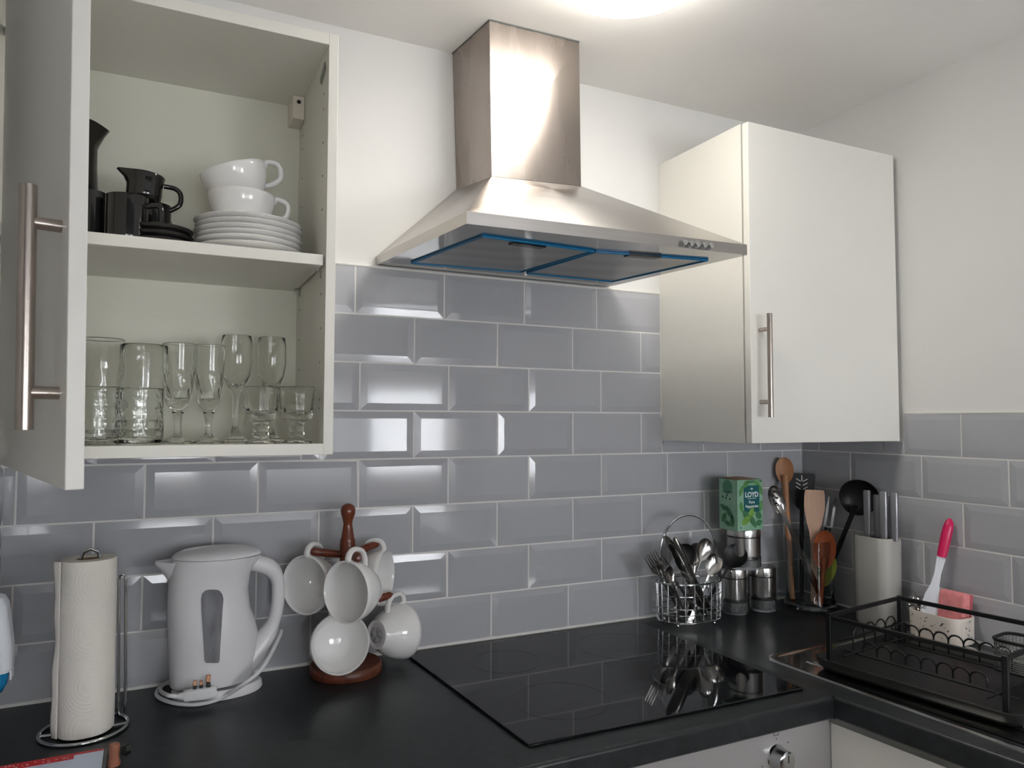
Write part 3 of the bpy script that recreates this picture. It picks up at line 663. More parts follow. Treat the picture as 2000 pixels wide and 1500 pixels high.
# ---------------------------------------------------------------- glasses, lower shelf
GZ = LZ0+.0186
def glass(name, u, y, vt, prof, lab, cat='glass', grp=None, facet=0):
    """prof(H) -> outer/inner lathe profile"""
    p = at(u, vt, 'y', y); H = p.z-GZ
    pr_ = prof(H); t = MB()
    if facet:
        fine = []
        for (ra, za), (rb_, zb_) in zip(pr_, pr_[1:]):
            k = max(1, int(abs(zb_-za)/.004)); fine += [(ra+(rb_-ra)*i/k, za+(zb_-za)*i/k) for i in range(k)]
        pr_ = fine+[pr_[-1]]
    t.lathe(pr_, 72 if facet else 40)
    if facet:
        n = facet[0]
        for v in t.v:
            if facet[2]*H < v.z < facet[3]*H:
                a_ = math.atan2(v.y, v.x); r_ = math.hypot(v.x, v.y); k = 1-facet[1]*abs(math.sin(a_*n/2+v.z*facet[4]))*(.6+.4*abs(math.sin(a_*n/2-v.z*facet[4])))
                v.x *= k; v.y *= k
    o = t.build(name, M['glass'], None, None, 30 if facet else 60); o.location = (p.x, y, ZC+GZ+.0003); tag(o, lab, cat, grp); return o
def tumbler(R, th=.0028, base=.012, taper=.93):
    def f(H):
        n = 10; o = [(R*(taper+(1-taper)*i/n), .004+(H-.004)*i/n) for i in range(n+1)]
        inn_ = [(r-th, z) for r, z in reversed(o) if z > base]
        return [(0, 0), (R*taper-.004, 0)]+o+[(R-th*.5, H+.0012)]+inn_+[(R*taper-th-.004, base), (0, base)]
    return f
def wavy(R):
    def f(H):
        n = 26; o = []
        for i in range(n+1):
            z = .003+(H-.003)*i/n; o.append((R*(1+.022*math.sin(z*430))*(.97+.03*i/n), z))
        inn_ = [(R*.90, z) for r, z in reversed(o) if z > .012]
        return [(0, 0), (R*.9, 0)]+o+[(R*.96, H+.001)]+inn_+[(R*.8, .011), (0, .011)]
    return f
TG, FG, SG = 'tumblers in the open cabinet', 'flutes in the open cabinet', 'small goblets in the open cabinet'
glass('tumbler', 199, -.185, 664, tumbler(.0345), 'tall clear tumbler at the back behind the door edge', grp=TG, facet=(14, .02, .1, .75, 60))
glass('tumbler', 281, -.185, 676, tumbler(.0355), 'tall clear straight tumbler at the back beside the crystal flutes', grp=TG)
glass('tumbler', 197, -.258, 757, wavy(.031), 'short embossed tumbler in front next to the door edge', grp=TG, facet=(18, .022, .1, .92, 120))
glass('tumbler', 274, -.258, 760, wavy(.034), 'short embossed tumbler in front next to the crystal flutes', grp=TG, facet=(16, .02, .1, .92, 120))
def crystal(R):
    def f(H):
        zb = .36*H; o = [(0, 0), (.026, 0), (.027, .002), (.012, .008), (.0058, .016), (.0052, zb*.55), (.0075, zb*.8), (.0095, zb*.88), (.006, zb*.93), (.012, zb*.98), (R*.72, zb+.006), (R*.86, zb+.3*(H-zb)), (R*.95, zb+.65*(H-zb)), (R, H)]
        return o+[(R-.001, H+.0008), (R-.002, H), (R*.95-.0028, zb+.65*(H-zb)), (R*.86-.0035, zb+.3*(H-zb)), (R*.72-.005, zb+.016), (0, zb+.011)]
    return f
glass('crystal_flute', 351, -.205, 673, crystal(.0265), 'cut crystal flute beside the tumblers', grp=FG, facet=(12, .05, .37, .72, 90))
glass('crystal_flute', 411, -.205, 676, crystal(.0245), 'cut crystal flute between the other crystal flute and the plain ones', grp=FG, facet=(12, .05, .37, .72, 90))
def flute(R):
    def f(H):
        zb = .47*H; o = [(0, 0), (.0265, 0), (.0275, .0015), (.017, .006), (.0075, .016), (.0052, .03), (.0048, zb*.8), (.0068, zb*.97), (R*.55, zb+.012), (R*.86, zb+.03), (R, zb+.055), (R*.97, zb+.085), (R*.9, H)]
        return o+[(R*.9-.0006, H+.0006), (R*.9-.0013, H), (R*.97-.0014, zb+.085), (R-.0015, zb+.055), (R*.86-.0018, zb+.031), (R*.55-.003, zb+.016), (0, zb+.008)]
    return f
glass('flute', 463, -.16, 657, flute(.0275), 'plain clear flute with thin stem beside the crystal flutes', grp=FG)
glass('flute', 531, -.14, 661, flute(.0265), 'plain clear flute standing behind the two small goblets', grp=FG)
def goblet(R):
    def f(H):
        zb = .43*H; o = [(0, 0), (.025, 0), (.026, .0025), (.013, .008), (.011, .011), (.0135, .016), (.011, .021), (.0135, .026), (.0115, .032), (.014, zb*.9), (R*.8, zb), (R*.92, zb+.008), (R*.9, zb+.016), (R, H)]
        return o+[(R-.0008, H+.0008), (R-.0022, H), (R*.86-.002, zb+.02), (R*.7, zb+.011), (0, zb+.007)]
    return f
glass('goblet', 511, -.262, 757, goblet(.0305), 'small thick clear goblet with ringed stem, nearer the flutes', grp=SG, facet=(10, .03, .45, .95, 0))
glass('goblet', 581, -.262, 757, goblet(.0305), 'small thick clear goblet with ringed stem beside the cabinet side', grp=SG, facet=(10, .03, .45, .95, 0))

# ---------------------------------------------------------------- kettle
KY = -.082
KO = at(420, 1353, 'y', KY); KX = KO.x
kt = thing('kettle', 'white plastic jug kettle with grey water gauge and wrapped cord', 'kettle', (KX, KY, 0))
def kp_(u, v): p = at(u, v, 'y', KY); return p.x-KX, p.z
secs = [(1338, 331, 489), (1322, 330, 497), (1290, 329, 502), (1250, 327, 503), (1222, 326.5, 496), (1200, 326, 488), (1160, 327, 484), (1130, 329, 488), (1112, 331, 497), (1100, 333, 506), (1091, 336, 511)]
rings = []; KR = []
for v, a, b in secs:
    xa, z = kp_(a, v); xb, _ = kp_(b, v); cx_ = (xa+xb)/2; hw = (xb-xa)/2; hd = min(hw*.8, .06)
    KR.append((z, cx_, hw, hd)); rings.append([(cx_+hw*math.copysign(abs(math.cos(t))**.9, math.cos(t)), hd*math.copysign(abs(math.sin(t))**.9, math.sin(t)), z) for t in [2*PI*j/48 for j in range(48)]])
body = MB().loft(rings).build('body', M['kettle'], kt, None, 60)
z, cx_, hw, hd = KR[-1]; lr = []
for f_, dz in ((1.0, 0), (.985, .003), (.93, .007), (.78, .0115), (.5, .0145), (.2, .0155)):
    lr.append([(cx_-.001+hw*f_*math.cos(2*PI*j/48), hd*f_*math.sin(2*PI*j/48), z+.0008+dz+.004*math.cos(2*PI*j/48)*(f_ > .99)*0) for j in range(48)])
lid = MB().loft(lr).build('lid', M['kettle'], kt, None, 50)
x, z2 = kp_(427, 1079); MB().lathe([(0, .008), (.003, .0075), (.005, .004), (.0055, 0)], 14, (x, -.01)).xf(Matrix.Translation((0, 0, z2-.004))).build('lid_button', M['kettle'], lid)
sx, sz = kp_(303, 1097); bx, bz = kp_(330, 1152); mx_, mz = kp_(334, 1094)
spt = MB(); rs = []
for t in [i/8 for i in range(9)]:                       # spout: V-shaped trough growing out of the body
    cxx = sx+(mx_-sx+.012)*t; top_ = sz-.001*t; bot_ = sz-.006+(bz-sz+.006)*min(1, t*1.15)**1.1; wd = .006+.026*t
    rs.append([(cxx, -wd, top_), (cxx, -wd*.92, top_*.6+bot_*.4), (cxx, -wd*.5, top_*.15+bot_*.85), (cxx, 0, bot_), (cxx, wd*.5, top_*.15+bot_*.85), (cxx, wd*.92, top_*.6+bot_*.4), (cxx, wd, top_), (cxx, wd*.7, top_-.003), (cxx, 0, top_-.008*t-.003), (cxx, -wd*.7, top_-.003)])
spt.loft(rs).build('spout', M['kettle'], kt, None, 50)
hp_ = [(478, 1098), (505, 1101), (526, 1108), (539, 1124), (543.5, 1148), (542, 1180), (537, 1205), (528, 1228), (513, 1250), (492, 1275), (470, 1292)]
hpts = curve([(lambda q: (q[0], 0, q[1]))(kp_(u, v)) for u, v in hp_], 5); n = len(hpts)
rad = [.0155 if i < n*.2 else (.0155-.0035*min(1, (i/n-.2)/.15) if i < n*.62 else .012+.020*((i/n-.62)/.38)) for i in range(n)]
MB().tube(hpts, rad, 16, flat=1.25).build('handle', M['kettle'], kt, None, 60)
def kfront(x, z):                                        # front surface of the body
    for (za, ca, wa, da), (zb, cb, wb, db) in zip(KR, KR[1:]):
        if za <= z <= zb:
            t = (z-za)/(zb-za); c_, w_, d_ = ca+(cb-ca)*t, wa+(wb-wa)*t, da+(db-da)*t
            q = max(0, 1-(abs(x-c_)/w_)**(2/.9)); return -d_*q**(.9/2)
    return -.06
gz = []; gv = []; gf = []
rows = [(1295, 402, 427), (1290, 399.5, 429), (1270, 398.5, 430), (1230, 396, 432.5), (1190, 393.5, 435), (1170, 393, 436.5), (1160, 395.5, 434), (1154, 401, 429), (1152, 408, 422)]
for v, a, b in rows:
    for j in range(9):
        yy = KY-.055
        for _ in range(4): p = at(a+(b-a)*j/8, v, 'y', yy); yy = KY+kfront(p.x-KX, p.z)-.002
        gv.append((p.x-KX, yy-KY, p.z))
for i in range(len(rows)-1):
    for j in range(8): gf.append((i*9+j, i*9+j+1, i*9+10+j, i*9+9+j))
nb = len(gv); gv2 = gv+[(x, y+.003, z) for x, y, z in gv]
bnd = [j for j in range(9)]+[i*9+8 for i in range(1, len(rows))]+[(len(rows)-1)*9+j for j in range(7, -1, -1)]+[i*9 for i in range(len(rows)-2, 0, -1)]
gf += [(bnd[i], bnd[(i+1) % len(bnd)], nb+bnd[(i+1) % len(bnd)], nb+bnd[i]) for i in range(len(bnd))]
MB().add(gv2, gf).build('water_gauge', M['kgauge'], kt, None, 50)
bx0, bx1 = kp_(333, 1345)[0], kp_(512, 1345)[0]; bcx, bhw = (bx0+bx1)/2, (bx1-bx0)/2
MB().lathe([(0, .0006), (bhw*.97, .0006), (bhw, .004), (bhw*.98, .014), (bhw*.93, .0175), (0, .0175)], 48, (bcx, 0), 1, .66).build('power_base', M['kettle'], kt)
def kc(u, v, z): p = at(u, v, 'z', z); return (p.x-KX, p.y-KY, z)
def ky(u, v, y): p = at(u, v, 'y', y); return (p.x-KX, y-KY, p.z)
cpts = [ky(549, 1232, -.075), ky(546, 1243, -.09), ky(528, 1280, -.13), ky(508, 1310, -.155), ky(480, 1333, -.163), kc(435, 1362, .006), kc(390, 1375, .0045), kc(345, 1374, .0045), kc(313, 1364, .0045), kc(306, 1353, .0045), kc(318, 1338, .0045), kc(345, 1328, .0045), kc(362, 1330, .0045)]
MB().tube(curve(cpts, 6), .0036, 10).build('power_cord', M['cord'], kt, None, 60)
c2_ = [kc(330, 1331, .012), kc(316, 1340, .012), kc(314, 1350, .012), ky(328, 1358, -.148), ky(345, 1360, -.152)]
MB().tube(curve(c2_, 6), .0036, 10).build('power_cord', M['cord'], kt, None, 60)
pc = Vector(ky(390, 1355, -.152)); plg = MB(); plg.loft([[(pc.x+sx_*.026+ax_*.002, pc.y+b_, pc.z+c_) for b_, c_ in rrect(.017*s_, .019*s_, .005, 4)] for sx_, s_, ax_ in ((-1, .8, 0), (-.85, 1, 0), (.5, 1.05, 0), (.95, .95, 0), (1.05, .8, 0))])
pg = plg.build('plug', M['cord'], kt, None, 50)
MB().tube([Vector(c2_[-1]), Vector(c2_[-1])*.4+(pc+Vector((-.026, 0, 0)))*.6, pc+Vector((-.024, 0, 0))], [.0038, .0062, .0068], 12).build('cable_grip', M['cord'], pg)
for dx, h, w_ in ((-.008, .015, .0028), (.002, .013, .0028), (.0135, .021, .0036)):
    MB().box(pc.x+dx-w_, pc.x+dx+w_, pc.y-.0025, pc.y+.002, pc.z+.009, pc.z+.009+h*.45).build('pin_sleeve', M['blackpl'], pg, ang=0)
    MB().box(pc.x+dx-w_, pc.x+dx+w_, pc.y-.0022, pc.y+.0018, pc.z+.009+h*.45, pc.z+.009+h).build('pin', M['brass'], pg, (.0005, 1))

# ---------------------------------------------------------------- kitchen roll and holder
RX, RY = -1.7765, -.187
hd_ = thing('paper_towel_holder', 'chrome wire paper towel holder with round base ring', 'holder', (-1.779, -.172, 0))
ho = Vector((-1.779, -.172, 0))
def circ(r, z, n=48, c=(0, 0), a0=0, a1=2*PI): return [(c[0]+r*math.cos(a0+(a1-a0)*i/n), c[1]+r*math.sin(a0+(a1-a0)*i/n), z) for i in range(n)]
MB().tube(circ(.0625, .0034), .003, 10, True).build('base_ring', M['chrome'], hd_)
MB().tube([(-.062, -.004, .0034), (0, -.012, .0034), (.062, -.004, .0034)], .0028, 8).build('cross_wire', M['chrome'], hd_)
PT = at(239, 1122, 'y', -.138); PB = at(236, 1395, 'y', -.138)
pp = [(PB.x-ho.x-.004, .034, .0034), (PB.x-ho.x-.0045, .034, .05), (PT.x-ho.x-.005, .034, PT.z-.01), (PT.x-ho.x-.004, .034, PT.z-.002), (PT.x-ho.x, .034, PT.z), (PT.x-ho.x+.004, .034, PT.z-.002), (PT.x-ho.x+.005, .034, PT.z-.01), (PB.x-ho.x+.0055, .034, .05), (PB.x-ho.x+.006, .034, .0034)]
MB().tube(pp, .0024, 8).build('tear_post', M['chrome'], hd_)
rt = at(167, 1090, 'y', RY).z
ct = MB(); ct.tube([(RX-ho.x-.014, RY-ho.y, .004), (RX-ho.x-.014, RY-ho.y, rt-.004), (RX-ho.x-.010, RY-ho.y, rt+.009), (RX-ho.x, RY-ho.y, rt+.014), (RX-ho.x+.010, RY-ho.y, rt+.009), (RX-ho.x+.014, RY-ho.y, rt-.004), (RX-ho.x+.014, RY-ho.y, .004)], .0026, 8).build('centre_loop', M['chrome'], hd_)
rl_ = thing('paper_towel_roll', 'roll of white embossed kitchen paper on the chrome holder', 'paper towel', (RX, RY, .0075), (.0, -.008, 0))
H = rt-.0075; rp = MB(); R1 = .0405; prof = [(.0185, .0), (R1-.001, 0), (R1, .002)]+[(R1, .002+(H-.004)*i/12) for i in range(1, 13)]+[(R1-.001, H), (.0185, H), (.0185, 0)]
rp.lathe(prof, 56)
for v in rp.v:
    r_ = math.hypot(v.x, v.y)
    if r_ > .03: k = 1+.008*math.sin(v.z*38+2*math.atan2(v.y, v.x))+.006*math.sin(5*math.atan2(v.y, v.x)+v.z*20); v.x *= k; v.y *= k
rp.build('paper', M['paper'], rl_, None, 50)
MB().lathe([(.0165, .001), (.0185, .001), (.0185, H-.001), (.0165, H-.001), (.0165, .001)], 32).build('core', M['card'], rl_)
fp = MB(); n = 16; fv = []
for i in range(n+1):
    z = H*i/n; w_ = .0026+.0006*math.sin(i*1.3)+.0008*math.sin(i*.5)
    for k_ in range(5):
        t = k_/4; a_ = math.radians(196+14*t); r_ = R1+.0015+w_*(1-t)*1.2; fv.append((r_*math.cos(a_)-w_*(1-t)*.6, r_*math.sin(a_), z))
fp.add(fv, [(i*5+k_, i*5+k_+1, i*5+k_+6, i*5+k_+5) for i in range(n) for k_ in range(4)])
fo = fp.build('loose_sheet', M['paper'], rl_, None, 80); md = fo.modifiers.new('thickness', 'SOLIDIFY'); md.thickness = .0006

# ---------------------------------------------------------------- things at the left edge
fy = -.20; fx = -1.93
af = thing('air_freshener', 'white plug-in dispenser with blue liquid on the left wall', 'dispenser', (XL+.0045, fy, .10))
f0 = Vector((XL+.0045, fy, .10))
def fr(v, depth, wid, sh=0): z = at(30, v, 'x', -1.88).z-f0.z; return [(x+sh, y, z) for x, y in rrect(depth, wid, min(depth, wid)*.3, 5, depth/2, 0)]
MB().loft([fr(1284, .0505, .048), fr(1278, .052, .05), fr(1240, .051, .052), fr(1200, .047, .05), fr(1165, .043, .044), fr(1152, .038, .036), fr(1148, .030, .028)]).build('housing', M['brushw'], af, (.0005, 1), 50)
MB().box(.0495, .0515, -.012, .012, at(30, 1299, 'x', -1.88).z-f0.z, at(30, 1283, 'x', -1.88).z-f0.z).build('drip_tab', M['brushw'], af, ang=0)
MB().loft([fr(1323, .026, .024, .008), fr(1319, .036, .034, .004), fr(1305, .044, .042, .002), fr(1284.5, .047, .044, .001)]).build('liquid_bottle', M['aqua'], af, None, 60)
MB().box(-.002, .003, -.042, .042, .03, .116).build('socket_plate', M['brushw'], af, (.002, 2))
bxp = [at(0, 1497, 'z', .006), at(203, 1461, 'z', .006)]
ba, bb = Vector((bxp[0].x-.05, bxp[0].y, 0)), Vector((bxp[1].x, bxp[1].y, 0)); bd = (bb-ba).normalized(); bn = Vector((bd.y, -bd.x, 0)); BLn = (bb-ba).length; bn = -bn if bn.y > 0 else bn
bk = thing('card_box', 'flat red and white printed card box with painted sky tint lying at the bottom left', 'box', (bb.x, bb.y, 0), (0, 0, math.atan2(bd.y, bd.x)))
MB().box(-BLn, 0, -.16, 0, .0006, .0056).build('body', M['skytint'], bk, (.0005, 1))
MB().box(0.0002, .005, -.16, .002, .0006, .0048).build('edge', M['greyc'], bk, (.0005, 1))  # dark strip standing for the box's thickness and the shadow along it
MB().box(-BLn, -.0005, -.0065, -.0002, .0057, .0061).box(-BLn, -.038, -.02, -.0065, .0057, .0061).build('red_band', M['red'], bk, ang=0)
random.seed(3); sp_ = MB()
for i in range(26):
    x = -.045-.11*random.random(); y = -.004-.013*random.random(); sp_.box(x, x+.0012+.002*random.random(), y, y+.0009, .0061, .0063)
sp_.build('white_print', M['white'], bk, ang=0)['kind'] = 'stuff'
q = at(224, 1461, 'z', .02)
pgt = thing('wooden_stopper', 'small wooden peg with a black knob at the bottom left', 'peg', (q.x, q.y-.012, 0))
MB().lathe([(0, .0006), (.0085, .0006), (.0085, .006), (.0066, .012), (.0072, .022), (.0078, .027), (.006, .031), (0, .032)], 20).build('peg', mat('brown_peg_wood', (150, 96, 74), .5, var=.1), pgt)
MB().lathe([(0, -.007), (.006, -.006), (.0085, 0), (.006, .006), (0, .007)], 18).xf(Matrix.Translation((.0155, 0, .0195)) @ Matrix.Rotation(PI/2, 4, 'Y')).build('knob', M['blackpl'], pgt)

# ---------------------------------------------------------------- cutlery basket
BX, BY, BA, BB = -.487, -.088, .086, .05
bs = thing('cutlery_basket', 'oval chrome wire cutlery basket with arched handle', 'basket', (BX, BY, 0), (0, 0, -.16))
def ov(z, k=1.0, n=40): return [(BA*k*math.cos(2*PI*i/n), BB*k*math.sin(2*PI*i/n), z) for i in range(n)]
for z, k, r in ((.012, .97, .0022), (.030, .98, .0014), (.045, .985, .0014), (.075, .995, .0014), (.104, 1, .0024)):
    MB().tube(ov(z, k), r, 6, True).build('ring_wire', M['chrome'], bs)
for i in range(22):
    a = 2*PI*i/22; MB().tube([(BA*.97*math.cos(a), BB*.97*math.sin(a), .012), (BA*math.cos(a), BB*math.sin(a), .104)], .0012, 5).build('upright_wire', M['chrome'], bs)
for i in range(-3, 4):
    x = BA*.25*i; y = BB*.96*math.sqrt(max(0, 1-(x/(BA*.97))**2)); MB().tube([(x, -y, .012), (x, y, .012)], .0011, 5).build('floor_wire', M['chrome'], bs)
MB().tube([(-.078, 0, .012), (-.079, 0, .10), (-.0785, 0, .16)]+[(-.078*math.cos(PI*i/16), 0, .172+.094*math.sin(PI*i/16)) for i in range(17)]+[(.0785, 0, .16), (.079, 0, .10), (.078, 0, .012)], .0033, 8).build('handle', M['chrome'], bs)
for x, y in ((-.05, -.034), (.05, -.034), (-.05, .034), (.05, .034)):
    MB().lathe([(0, .0006), (.003, .001), (.004, .005), (.003, .0085), (0, .0125)], 12, (x, y)).build('foot', M['chrome'], bs)

def plate_strip(b, secs, th, bend):
    """closed strip along local z: secs = (z, halfwidth, scoop depth), front towards -y"""
    m = 8; rings = []
    for z, w_, d in secs:
        up_ = []; dn_ = []
        for j in range(m+1):
            t = -1+2*j/m; y = d*(1-t*t)+bend(z); up_.append((w_*t, y, z)); dn_.append((w_*t, y+th, z))
        rings.append(up_+dn_[::-1])
    b.loft(rings)
def eggs(z0, z1, w_, d, n=12, e=.62):
    out = []
    for i in range(n+1):
        t = (1-math.cos(PI*i/n))/2; s_ = math.sqrt(max(0, 1-(2*t**(1.9-e)-1)**2)); out.append((z0+(z1-z0)*t, max(.0008, w_*s_), d*s_))
    return out
nb_ = lambda z: 0
def spoon_mesh(L, w_, bl, d, hw=.0045, m=None, th=.0012):
    b = MB(); plate_strip(b, [(0, hw*.9, 0), (.004, hw*1.25, 0), (L*.3, hw, 0), (L-bl-.03, hw*.5, 0), (L-bl+.004, hw*.6, .0003)], .0022, nb_)
    plate_strip(b, eggs(L-bl, L, w_, d, 14), th, nb_); return b.mesh('spoon', m or M['cutl'], None, 50)
def fork_mesh(L, m=None):
    b = MB(); plate_strip(b, [(0, .004, 0), (.004, .0058, 0), (L*.3, .0045, 0), (L-.075, .0026, 0), (L-.062, .004, .001), (L-.05, .0115, .003), (L-.04, .012, .003)], .0018, nb_)
    for i in range(4):
        x = -.0096+.0064*i; plate_strip(b, [(L-.042, .0018, 0), (L-.02, .0014, 0), (L, .0006, 0)], .0016, nb_)
        n = 3*18
        for v in b.v[-n:]: v.x += x
    return b.mesh('fork', m or M['cutl'], None, 50)
def knife_mesh(L):
    b = MB(); plate_strip(b, [(0, .005, 0), (.004, .0066, 0), (L*.35, .0056, 0), (L*.46, .0042, 0), (L*.48, .006, 0), (L*.7, .0092, 0), (L*.9, .0088, 0), (L*.97, .006, 0), (L, .001, 0)], .0028, nb_)
    return b.mesh('knife', M['cutl'], None, 50)
FM, KM, SM, TM = fork_mesh(.195), knife_mesh(.215), spoon_mesh(.195, .0205, .062, .006), spoon_mesh(.15, .0155, .045, .005)
BM = spoon_mesh(.20, .030, .065, .012, m=M['blackny'])
def cutl(name, me, tip, tipy, base, cat, lab, face=(-.4, -1, .1), L=.2):
    """tip given by photo pixel at depth tipy; base = spot on the basket floor (dx, dy)"""
    t = at(*tip, 'y', tipy); bp_ = Vector((BX+base[0], BY+base[1], .015)); d = (t-bp_).normalized()
    o = link(name, me); tag(o, lab, cat, 'cutlery in the wire basket'); frame(o, t-d*L, d, face); return o
cutl('fork', FM, (1264, 1083), -.10, (-.015, .0), 'fork', 'steel fork leaning out furthest left of the cutlery basket', L=.195)
cutl('fork', FM, (1272, 1078), -.085, (.0, .012), 'fork', 'steel fork tucked behind the leftmost fork in the basket', (-.6, -1, 0), L=.195)
cutl('fork', FM, (1288, 1090), -.115, (.025, -.015), 'fork', 'steel fork crossing low inside the left of the basket', (-.2, -1, 0), L=.195)
cutl('knife', KM, (1300, 1047), -.10, (.045, -.02), 'knife', 'steel table knife standing tallest at the left of the basket', (-.9, -.6, 0), L=.215)
cutl('knife', KM, (1316, 1050), -.105, (.055, -.022), 'knife', 'steel table knife just right of the tallest knife', (-1, -.4, 0), L=.215)
cutl('knife', KM, (1308, 1062), -.12, (.03, -.03), 'knife', 'steel table knife slanting across the front of the basket', (-.9, -.5, 0), L=.215)
cutl('teaspoon', TM, (1303, 1108), -.135, (-.03, -.03), 'spoon', 'small steel teaspoon in front at the left rim of the basket', (.2, -1, .1), L=.15)
cutl('spoon', SM, (1382, 1052), -.085, (-.015, .01), 'spoon', 'steel table spoon standing upright under the basket handle', (-.2, -1, 0), L=.195)
cutl('spoon', SM, (1361, 1060), -.065, (.02, .02), 'spoon', 'steel table spoon at the back against the tiles', (-.3, -1, 0), L=.195)
cutl('spoon', SM, (1402, 1082), -.105, (.0, -.01), 'spoon', 'steel table spoon leaning right in front of the basket handle', (-.6, -1, .1), L=.195)
cutl('serving_spoon', BM, (1432, 1092), -.10, (.03, .0), 'spoon', 'dark serving spoon leaning out furthest right of the basket', (-.8, -.8, .5), L=.16)
cutl('serving_spoon', BM, (1335, 1070), -.075, (.02, .01), 'spoon', 'dark serving spoon behind the knives in the basket', (-.2, -1, 0), L=.19)

# ---------------------------------------------------------------- canisters and tea box
def canister(lab, x, y, z, R, H, gl, rotz=0):
    t = thing('canister', lab, 'canister', (x, y, z), (0, 0, rotz), 'steel canisters')
    zl = H*.80; zg = H*gl
    MB().lathe([(0, .0005), (R*.96, .0005), (R*1.02, .004), (R*1.02, zg*.85), (R*.985, zg), (R*.93, zg), (R*.93, .006), (0, .006)], 40).build('glass_base', M['glass'], t, None, 50)
    MB().lathe([(R*.94, zg*.96), (R, zg*.96), (R, zl-.0012), (R*.94, zl-.0012)], 40).build('sleeve', M['jars'], t, None, 30)
    MB().lathe([(R*.95, zl-.001), (R*.95, zl+.0005), (R*1.01, zl+.0005), (R*1.01, H-.006), (R*.98, H-.0015), (R*.9, H), (0, H)], 40).build('lid', M['jars'], t, None, 30)
    MB().lathe([(R*.96, zl-.003), (R*1.004, zl-.003), (R*1.004, zl-.0004), (R*.96, zl-.0004)], 40).build('joint', M['blackpl'], t, None, 30)  # black ring painted in for the shaded groove under the lid
    MB().lathe([(0, .0065), (R*.91, .0065), (R*.91, zg*.7), (0, zg*.74)], 32).build('contents', mat('canister_contents', (112, 114, 116), .6, var=.3, vscale=120), t)
pL, pR = at(1440, 1203, 'z', 0), at(1494, 1197, 'z', 0)
canister('steel canister standing beside the cutlery basket under the others', pL.x+.020, pL.y+.030, 0, .034, .117, .36)
canister('steel canister standing beside the utensil holder under the others', pR.x+.021, pR.y+.028, 0, .034, .115, .36)
pT = at(1457, 1118, 'y', -.085)
canister('wide steel canister stacked on the other two below the tea box', pT.x, -.078, .1178, .0425, .105, .34)
TZ0 = .1178+.1056
tc_ = at(1441, 1038, 'z', TZ0); tcx, tcy = tc_.x, tc_.y
k_ = .085/ .066
tw, td, thh = .084, .066, at(1441, 938, 'y', tcy).z-TZ0
tea = thing('tea_box', 'green carton of peppermint tea standing on the top canister', 'box', (tcx, tcy, TZ0))
bt = MB(); bt.add([(0, 0, .0004), (tw, 0, .0004), (tw, td, .0004), (0, td, .0004), (0, 0, thh), (tw, 0, thh), (tw, td, thh), (0, td, thh)], [(3, 2, 1, 0), (0, 1, 5, 4), (1, 2, 6, 5), (2, 3, 7, 6), (3, 0, 4, 7)])
bt.build('carton', M['teagreen'], tea, ang=0)
MB().add([(.002, .002, thh-.001), (tw-.002, .002, thh-.001), (tw-.004, td-.002, thh+.002), (.004, td-.002, thh+.003), (tw*.5, td*.6, thh+.006)], [(0, 1, 4), (1, 2, 4), (2, 3, 4), (3, 0, 4)]).build('torn_flap', M['cardin'], tea, ang=0)
E_ = -.0004
MB().box(.021, .073, E_, .0, thh*.36, thh*.885).build('label_panel', M['teateal'], tea, ang=0)
def leafpoly(b, cx_, cz, L, w_, ang, side=False, lift=.0007):
    n = 9; ptsl = []
    for i in range(n+1): t = i/n; ptsl.append((L*(t-.5), w_*math.sin(PI*t)**.8))
    for i in range(n-1, 0, -1): t = i/n; ptsl.append((L*(t-.5), -w_*math.sin(PI*t)**.8))
    ca, sa = math.cos(ang), math.sin(ang); v = []
    for x, y in ptsl:
        X, Z = cx_+x*ca-y*sa, cz+x*sa+y*ca
        if side: v.append((-lift, min(max(X, .001), td-.001), min(max(Z, .002), thh-.002)))
        else: v.append((min(max(X, .001), tw-.001), -lift, min(max(Z, .002), thh-.002)))
    b.add(v, [tuple(range(len(v)))])
for nm, m_, L_, lst in (('leaf_print', 'leaf1', .0005, [(.03, .118, .034, .007, .7), (.062, .12, .03, .006, -.5), (.012, .1, .03, .006, 1.2), (.078, .1, .03, .006, 1.9), (.078, .06, .03, .007, 1.4), (.012, .06, .028, .006, 1.7)]),
                        ('leaf_print', 'leaf2', .0006, [(.05, .022, .04, .008, -1.0), (.027, .04, .03, .009, 2.4), (.069, .037, .026, .009, -.6), (.070, .018, .024, .008, .3), (.045, .124, .03, .005, .1), (.075, .128, .02, .005, -.9)]),
                        ('leaf_print', 'leaf3', .0008, [(.028, .026, .038, .0095, .55), (.046, .045, .03, .0085, 1.25)])):
    for l in lst:
        b = MB(); leafpoly(b, *l, lift=L_); b.build(nm, M[m_], tea, ang=0)
for l in ((.03, .045, .04, .008, .9), (.018, .024, .032, .007, 1.5), (.048, .03, .03, .008, 2.2), (.05, .055, .028, .007, .5), (.034, .016, .03, .006, .3)):
    b = MB(); leafpoly(b, *l, True, .0006); b.build('leaf_print', M['leaf2'], tea, ang=0)
b = MB()
n = 18; b.add([(-.0005, .035+.018*math.cos(2*PI*i/n), .108+.018*math.sin(2*PI*i/n)) for i in range(n)], [tuple(range(n))]); b.build('round_print', mat('tea_side_green', (82, 140, 112), .5), tea, ang=0)
b = MB()
for y, z in ((.052, .082), (.04, .08), (.036, .087), (.026, .078)):
    b.add([(-.0008, y+.0027*math.cos(2*PI*i/8), z+.003*math.sin(2*PI*i/8)) for i in range(8)], [tuple(range(8))])
for i in range(3): b.box(-.0008, -.0004, .016, .054, .0945-.002*i+.003, .0952-.002*i+.003)
b.build('side_print', M['dark'], tea, ang=0)['kind'] = 'stuff'
